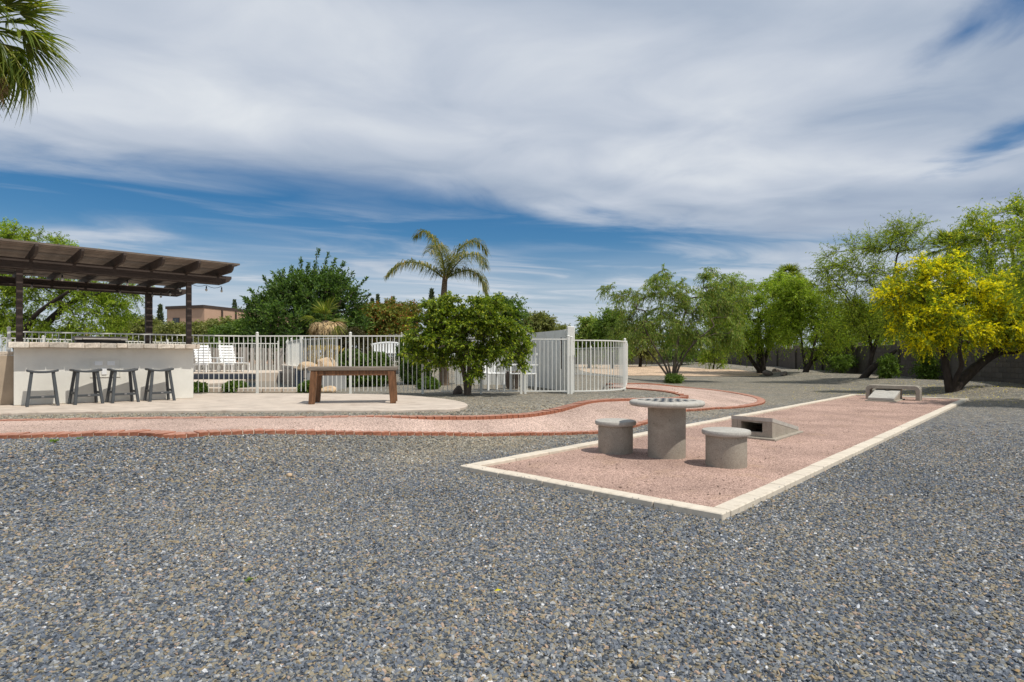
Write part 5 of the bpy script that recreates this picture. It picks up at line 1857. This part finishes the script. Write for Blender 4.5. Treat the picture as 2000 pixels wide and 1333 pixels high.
# hedge of olive bushes behind the pool, left of the dark tree
for k, (px, py, rx, ry, Yb, lf, lab) in enumerate(((285, 648, 30, 20, 29, 'olive', 'olive bush left of the rear pergola post'),
        (340, 654, 34, 14, 28, 'olive', 'olive bush in front of the peach house window'),
        (390, 652, 30, 16, 29, 'olive', 'olive bush with loose tops right of the front pergola post'),
        (432, 650, 34, 17, 28, 'olive', 'tall olive bush before the corner of the peach house'),
        (482, 648, 34, 20, 27, 'shrub', 'green bush at the left foot of the dense dark tree'),
        (455, 660, 40, 18, 26, 'shrub', 'low dark bush along the board fence'),
        (718, 624, 30, 22, 27, 'red', 'reddish green bush right of the dense dark tree'),
        (758, 620, 34, 24, 27, 'red', 'taller red tipped bush left of the citrus tree'),
        (790, 626, 30, 30, 28, 'red', 'red and olive bush half hidden behind the citrus tree'),
        (560, 668, 50, 16, 26, 'shrub', 'low green bush under the dense dark tree'),
        (250, 640, 30, 20, 34, 'mesquite_dark', 'green bush behind the grill'))):
    bx = Q(px, py, Yb); base = (bx[0], bx[1], H(bx[0], bx[1]))
    bl = [blob_px(base, Yb, px, py, rx, ry), blob_px(base, Yb, px + rx * .3, py - ry * .5, rx * .5, ry * .7), blob_px(base, Yb, px - rx * .4, py - ry * .3, rx * .5, ry * .6), blob_px(base, Yb, px, py + ry + 6, rx * 1.0, ry * .8)]
    shrub('hedge_bush', lab, base, bl, LM[lf], n=260, twigs=6, tl=.4, nl=9, L=.12, W=.05, shell=.4, up=.5, group='bushes behind the pool', stems=10)
# clipped dome and hedges
bx = Q(690, 690, 21.5); base = (bx[0], bx[1], H(bx[0], bx[1]))
shrub('clipped_dome', 'large brownish clipped dome shaped bush behind the fence', base, [(0, 0, .35, .72, .72, 1.35)], LM['brown'], n=1500, twigs=4, tl=.07, nl=7, L=.05, W=.03, shell=.12, out=1.0)
for px, py, Yb, r_, h_, lab in ((690, 752, 16.2, .42, .62, 'rounded dark green hedge left of the fence post behind the rustic table'),
                                (735, 752, 16.4, .40, .60, 'rounded dark green hedge right of the fence post below the white bench'),
                                (812, 740, 17.5, .40, .45, 'green bush behind the fence left of the citrus trunk'),
                                (836, 756, 15.0, .24, .16, 'low dark green cushion plant on the pale gravel left of the citrus tree'),
                                (460, 765, 13.8, .22, .13, 'low leafy shrub at the near edge of the pool, left of the fence post'),
                                (605, 766, 13.7, .20, .13, 'low leafy shrub behind the left leg of the rustic table'),
                                (386, 768, 13.6, .15, .11, 'low leafy shrub beside the right end of the bar'),
                                (800, 668, 21.0, .4, .9, 'loose green bush beside the white garden bench')):
    X_ = fx(px, Yb); base = (X_, Yb, H(X_, Yb))
    shrub('rounded_shrub', lab, base, [(0, 0, h_ * .8, r_, r_, h_ * .8)], LM['shrub'], n=320, twigs=5, tl=.08 if h_ < .3 else .12, nl=8, L=.06, W=.034, shell=.25, out=.9)
for px, py, Yb, lab in ((618, 690, 16.8, 'tall clump of straw coloured grass behind the waterfall rocks'), (648, 695, 16.5, 'smaller straw coloured grass right of the tall clump')):
    X_ = fx(px, Yb); base = (X_, Yb, 0.9)
    t = thing('ornamental_grass', lab, 'grass clump', base, 0, 'straw coloured grasses')
    n = 160
    d = unit(np.c_[R.normal(size=(n, 2)) * .28, np.ones(n)])
    v, q = leaf_quads(np.c_[R.normal(size=(n, 2)) * .04, np.zeros(n)], d, R.uniform(.35, .75, n), .012, .1)
    obj('blade', np_mesh('blade', v, q, LM['straw']), parent=t)
    v, q = leaf_quads(d[:70] * .55, d[:70], .2, .04, .2)
    obj('plume', np_mesh('plume', v, q, LM['straw']), parent=t)

# distant cypresses
for px, top, Yb, w_, lab in ((313, 598, 75, 7, 'small pointed cypress left of the peach house'), (458, 588, 90, 9, 'dark rounded cypress rising above the roof of the peach house'),
                             (484, 598, 90, 3, 'thin cypress above the right part of the peach roof'),
                             (727, 586, 80, 8, 'distant cypress above the reddish bushes, first of the group'), (738, 578, 80, 7, 'tallest distant cypress above the reddish bushes'),
                             (768, 582, 85, 7, 'distant cypress near the citrus tree, right of the tallest'), (754, 592, 85, 4, 'thin low cypress between its taller neighbours'), (843, 568, 60, 8, 'dark cypress top showing just above the citrus tree')):
    bx = Q(px, top, Yb); base = (bx[0], bx[1], H(bx[0], bx[1]))
    hh = bx[2] - base[2]; rr = w_ * Yb / F
    t = thing('cypress', lab, 'cypress', base, 0, 'distant cypresses')
    n = 1100
    z = R.random(n) ** .8
    a = R.random(n) * 6.28
    rad = rr * (np.clip(1.02 - z, .03, 1) ** .6) * R.random(n) ** .4 * (1 + .35 * np.sin(z * 17 + a * 2))
    p_ = np.c_[rad * np.cos(a), rad * np.sin(a), z * hh]
    d = unit(np.c_[np.cos(a) * .5, np.sin(a) * .5, np.ones(n)] + R.normal(size=(n, 3)) * .3)
    v, q = leaf_quads(p_, d, .4, .16)
    obj('crown', np_mesh('crown', v, q, LM['cypress']), parent=t)
    obj('trunk', MB().tube([(0, 0, 0), (0, 0, hh * .8)], [.12, .04], 6), M['dark_bark'], t)


# ------------------------------------------------------------------ palms
def fan_frond(length, blade, nb=30, spread=2.5, droop=.35, seed=0, w=.045):
    """petiole along +x ending in a fan of folded blades"""
    rr = np.random.default_rng(seed)
    V, Qd = [], []
    mb = MB()
    pts = [(length * s, 0, -droop * .25 * s * s * length) for s in np.linspace(0, 1, 5)]
    mb.tube(pts, [.022, .02, .018, .016, .014], 5)
    hub = np.array(pts[-1])
    for k in range(nb):
        f = (k + .5) / nb * 2 - 1
        a = f * spread / 2 + rr.normal() * .03
        L = blade * (1 - .28 * f * f) * rr.uniform(.85, 1.08)
        d = np.array((math.cos(a), math.sin(a), .10 * math.cos(a * 1.2) + rr.normal() * .05))
        sd = np.array((-math.sin(a), math.cos(a), 0))
        seg = []
        dr = droop * rr.uniform(.6, 1.5)
        for s, ww in ((0.0, .35), (.35, 1.0), (.65, .75), (.86, .36), (1.0, .04)):
            c = hub + d * L * s * (1 - .12 * s) - np.array((0, 0, dr * L * max(s - .25, 0) ** 1.7 * 1.6))
            wv = w * ww * blade
            seg.append((c - sd * wv / 2, c + np.array((0, 0, -.35 * wv)), c + sd * wv / 2))
        k0 = len(mb.v)
        for tr in seg:
            mb.v.extend([tuple(x) for x in tr])
        for i in range(len(seg) - 1):
            for j in range(2):
                mb.f.append((k0 + 3 * i + j, k0 + 3 * i + j + 1, k0 + 3 * i + 3 + j + 1, k0 + 3 * i + 3 + j))
    return mb


def fan_palm(label, base, hgt_, n=26, petiole=.85, blade=.95, dead=8, rt=.16, seed=1, dlo=1.2, dhi=1.4):
    rr = np.random.default_rng(seed)
    t = thing('fan_palm', label, 'palm tree', base, 0, 'fan palms')
    obj('trunk', MB().tube([(0, 0, -.1), (.02, 0, hgt_ * .3), (0, .03, hgt_ * .7), (0, 0, hgt_ + .1)], [rt * 1.35, rt, rt * .95, rt * .8], 14), M['palm_bark'], t, smooth=True)
    meshes = [fan_frond(petiole, blade, 30, 2.6, dr, 10 + k).mesh('frond', LM['fan']) for k, dr in enumerate((.2, .35, .5, .75))]
    deadm = fan_frond(petiole * .8, blade * .9, 26, 1.6, .5, 40).mesh('frond', M['dead_frond'])
    for k in range(n):
        f = k / (n - 1)
        az = k * 2.39996 + rr.normal() * .15
        el = 1.25 - 2.1 * f + rr.normal() * .1
        me = meshes[min(3, int(f * 4))]
        obj('frond', me, parent=t, loc=(0, 0, hgt_ + .15 - .25 * f), rot=(rr.normal() * .25, -el, az))
    for k in range(dead):
        az = k * 6.283 / max(dead, 1) + rr.normal() * .2
        obj('dead_frond', deadm, parent=t, loc=(0, 0, hgt_ - (.2 if dlo > 1 else -.06)), rot=(rr.normal() * .2, rr.uniform(dlo, dhi), az))
    return t


FPY = 11.0
fpx = Q(-30, 52, FPY)
fp = fan_palm('tall fan palm whose drooping green fronds fill the top left corner', (fpx[0], FPY, H(fpx[0], FPY)), fpx[2] - H(fpx[0], FPY), n=36, petiole=.6, blade=.95, dead=5, seed=4)
bx = Q(1541, 545, 72)
f2 = dup(fp, 'far fan palm top showing above the mesquites', (bx[0], bx[1], H(bx[0], bx[1])), 1.0, (bx[2] - H(bx[0], bx[1])) / (fpx[2] - .4))
bx = Q(1853, 488, 46)
dup(fp, 'far fan palm head half hidden behind the yellow tree', (bx[0], bx[1], H(bx[0], bx[1])), 2.2, (bx[2] - H(bx[0], bx[1])) / (fpx[2] - .4))
spx = Q(636, 624, 20.5)
sp_ = fan_palm('short fan palm with tan dead fronds in front of the dense dark tree', (spx[0], spx[1], H(spx[0], spx[1])), spx[2] - H(spx[0], spx[1]) - .15, n=9, petiole=.35, blade=.62, dead=34, rt=.13, seed=9, dlo=-.1, dhi=1.0)


def queen_frond(pts, seed, L0=.42):
    rr = np.random.default_rng(seed)
    c = resample(np.array(pts, float), n=52, smooth=2)
    mb = MB()
    mb.tube([tuple(x) for x in c], list(np.linspace(.022, .005, len(c))), 5)
    tan = np.gradient(c, axis=0); tan = unit(tan)
    for i in range(3, len(c)):
        f = i / (len(c) - 1)
        side = np.cross(tan[i], np.array((0, 0, 1.0)))
        side /= np.linalg.norm(side) + 1e-6
        upv = np.cross(side, tan[i])
        for sgn in (-1, 1):
            for rep in range(3):
                d = side * sgn * rr.uniform(.5, 1.0) + tan[i] * rr.uniform(.25, .6) + upv * rr.uniform(-.1, .45)
                d /= np.linalg.norm(d)
                L = L0 * (0.55 + .75 * math.sin(PI * min(f * .9 + .12, 1))) * rr.uniform(.75, 1.1)
                w = .02
                p0 = c[i] + rr.normal(size=3) * .008
                p1 = p0 + d * L * .5 - np.array((0, 0, .08 * L))
                p2 = p0 + d * L * .78 - np.array((0, 0, .55 * L))
                wv = np.cross(d, (0, 0, 1.0)); wv /= np.linalg.norm(wv) + 1e-6
                k0 = len(mb.v)
                mb.v.extend([tuple(p0 - wv * w * .4), tuple(p0 + wv * w * .4), tuple(p1 - wv * w / 2), tuple(p1 + wv * w / 2), tuple(p2)])
                mb.f.extend([(k0, k0 + 1, k0 + 3, k0 + 2), (k0 + 2, k0 + 3, k0 + 4)])
    return mb


QY = 17.0
qb = Q(868, 548, QY)
qz = H(qb[0], qb[1])
qp = thing('queen_palm', 'feather palm with arching yellowish fronds rising behind the citrus tree', 'palm tree', (qb[0], qb[1], qz))
qh = qb[2] - qz
obj('trunk', MB().tube([(0.0, 0, -.1), (-.03, 0, qh * .4), (-.03, 0, qh * .8), (.02, 0, qh + .15)], [.15, .115, .10, .07], 12), M['palm_bark'], qp, smooth=True)
qpx = lambda a, b, dy=0.0: pt_px((qb[0], qb[1], qz), QY, a, b, dy)
fr = [[(870, 545, 0), (862, 500, .1), (845, 462, .2), (825, 449, .3), (812, 462, .35)],
      [(868, 545, 0), (845, 527, -.2), (815, 512, -.4), (782, 513, -.6), (757, 538, -.7)],
      [(872, 545, 0), (895, 531, -.3), (920, 527, -.5), (940, 542, -.6), (949, 572, -.6)],
      [(872, 542, 0), (885, 505, .3), (908, 474, .6), (935, 470, .8), (950, 492, .9)],
      [(872, 543, 0), (892, 515, -.5), (915, 495, -.9), (937, 498, -1.1), (946, 520, -1.2)],
      [(870, 543, 0), (866, 510, -.6), (858, 485, -1.1), (848, 478, -1.5), (836, 492, -1.8)]]
for k, f in enumerate(fr):
    obj('frond', queen_frond([qpx(*a) for a in f], 60 + k, .46), LM['queen'], qp)

# ------------------------------------------------------------------ small things on the gravel
for px, py, r_, lab in ((106, 866, .035, 'small green weed in the gravel below the brick edge on the left'), (155, 861, .02, 'tiny green weed right beside the brick edge, right of the bigger one'),
                        (487, 1139, .018, 'flat green weed alone in the dark gravel of the foreground')):
    b_ = P(px, py)
    t = thing('weed', lab, 'weed', b_, 0, 'weeds in the gravel')
    n = 70
    d = unit(np.c_[R.normal(size=(n, 2)), R.uniform(.1, 1.0, n)])
    v, q = leaf_quads(R.normal(size=(n, 3)) * r_ * np.array((.5, .5, .1)) + np.array((0, 0, .02)), d, R.uniform(.4, 1.1, n) * r_, r_ * .35, .1)
    obj('leaves', np_mesh('leaves', v, q, LM['weed']), parent=t)
b_ = P(973, 1163)
lf = MB().add([(-.022, 0, .022), (-.005, .013, .03), (.022, .004, .026), (-.002, -.012, .03), (0, 0, .024)], [(0, 4, 1), (1, 4, 2), (2, 4, 3), (3, 4, 0)])
tag(obj('fallen_leaf', lf, LM['blossom'], loc=b_), 'single yellow fallen leaf lying on the dark gravel in front', 'leaf')
b_ = P(563, 930)
boulder('pale pinkish stone larger than the gravel around it, left of centre', (b_[0], b_[1], b_[2]), (.035, .028, .022), M['boulder'], 41, cat='stone', name='stone')

# leaf litter and stray stones on the court and path
def litter(name, pts, zlift, smin, smax, material):
    n = len(pts)
    tet = np.array([(1, 0, -.3), (-.5, .8, -.3), (-.5, -.8, -.3), (0, 0, .6)])
    sc = R.uniform(smin, smax, n)[:, None, None]
    an = R.random(n) * 6.283
    rot = np.stack([np.stack([np.cos(an), -np.sin(an), 0 * an], -1), np.stack([np.sin(an), np.cos(an), 0 * an], -1), np.stack([0 * an, 0 * an, 1 + 0 * an], -1)], 1)
    v = np.einsum('nij,kj->nki', rot, tet * np.array((1, .7, .6))) * sc + pts[:, None, :] + np.array((0, 0, zlift))
    b = np.arange(n)[:, None] * 4
    q = np.concatenate([b + np.array(f) for f in ((0, 1, 3), (1, 2, 3), (2, 0, 3))])
    return stuff(obj(name, np_mesh(name, v.reshape(-1, 3), q, material)))


M['litter'] = mat('dry_litter', (0.13, 0.085, 0.06), 0.9, 0.3, 8, 0.0, island=0.5)
M['spill'] = mat('spilled_stones', (0.24, 0.235, 0.22), 0.85, 0.3, 8, 0.0, island=0.6)
n = 1500
k = R.random((n, 2)) ** np.array((1.3, 1))
clump = np.sin(k[:, 0] * 31 + k[:, 1] * 7) * np.sin(k[:, 1] * 17 - k[:, 0] * 9)
k = k[R.random(n) < 0.35 + 0.5 * (clump > .1)]
k = k * np.array((.97, .9)) + np.array((.012, .05))
p_ = A[None] + k[:, :1] * (D - A)[None] + k[:, 1:] * (B - A)[None]
litter('leaf_litter', np.c_[p_, np.full(len(p_), .022)], 0.0, .006, .017, M['litter'])
n = 700
i_ = R.integers(0, 470, n); f_ = R.random(n)[:, None] * .86 + .07
p_ = outer_w[i_] * (1 - f_) + inner_w[i_] * f_
litter('leaf_litter', np.c_[p_, hgt(p_[:, 0], p_[:, 1]) + .026], 0.0, .006, .015, M['litter'])
# gravel kicked on and against the kerb
n = 300
e_ = R.integers(0, 2, n)
f_ = R.random(n)[:, None]
o_ = R.normal(size=n) * .04 + .055
p_ = np.where(e_[:, None] == 0, A + f_ * (B - A), B + f_ ** 1.6 * (C - B))
nn = np.where(e_[:, None] == 0, -PU[None], -PN[None])
p_ = p_ + nn * o_[:, None]
zz = np.where(o_ < 0.0, .054, .006)
litter('stray_stones', np.c_[p_, zz], 0.0, .006, .013, M['spill'])

# fallen petals under the yellow tree, dry leaves on the gravel
M['petal'] = mat('fallen_petals', (0.72, 0.58, 0.03), 0.8, 0.2, 8, 0.0, island=0.3)
tb_ = np.array(P(1858, 766)[:2])
p_ = tb_ + R.normal(size=(700, 2)) * np.array((2.2, 2.6))
litter('fallen_petals', np.c_[p_, hgt(p_[:, 0], p_[:, 1]) + .012], 0.0, .012, .026, M['petal'])
n = 260
y_ = R.uniform(2.2, 11, n); x_ = R.uniform(-1, 1, n) * y_ * .9
ok = ~in_poly(x_, y_, court_poly) & ~in_poly(x_, y_, path_poly) & ~in_poly(x_, y_, patio_poly)
p_ = np.c_[x_, y_][ok]
M['dry_leaf'] = mat('dry_leaves', (0.30, 0.21, 0.11), 0.85, 0.3, 8, 0.0, island=0.5)
litter('dry_leaves', np.c_[p_, hgt(p_[:, 0], p_[:, 1]) + .016], 0.0, .008, .02, M['dry_leaf'])
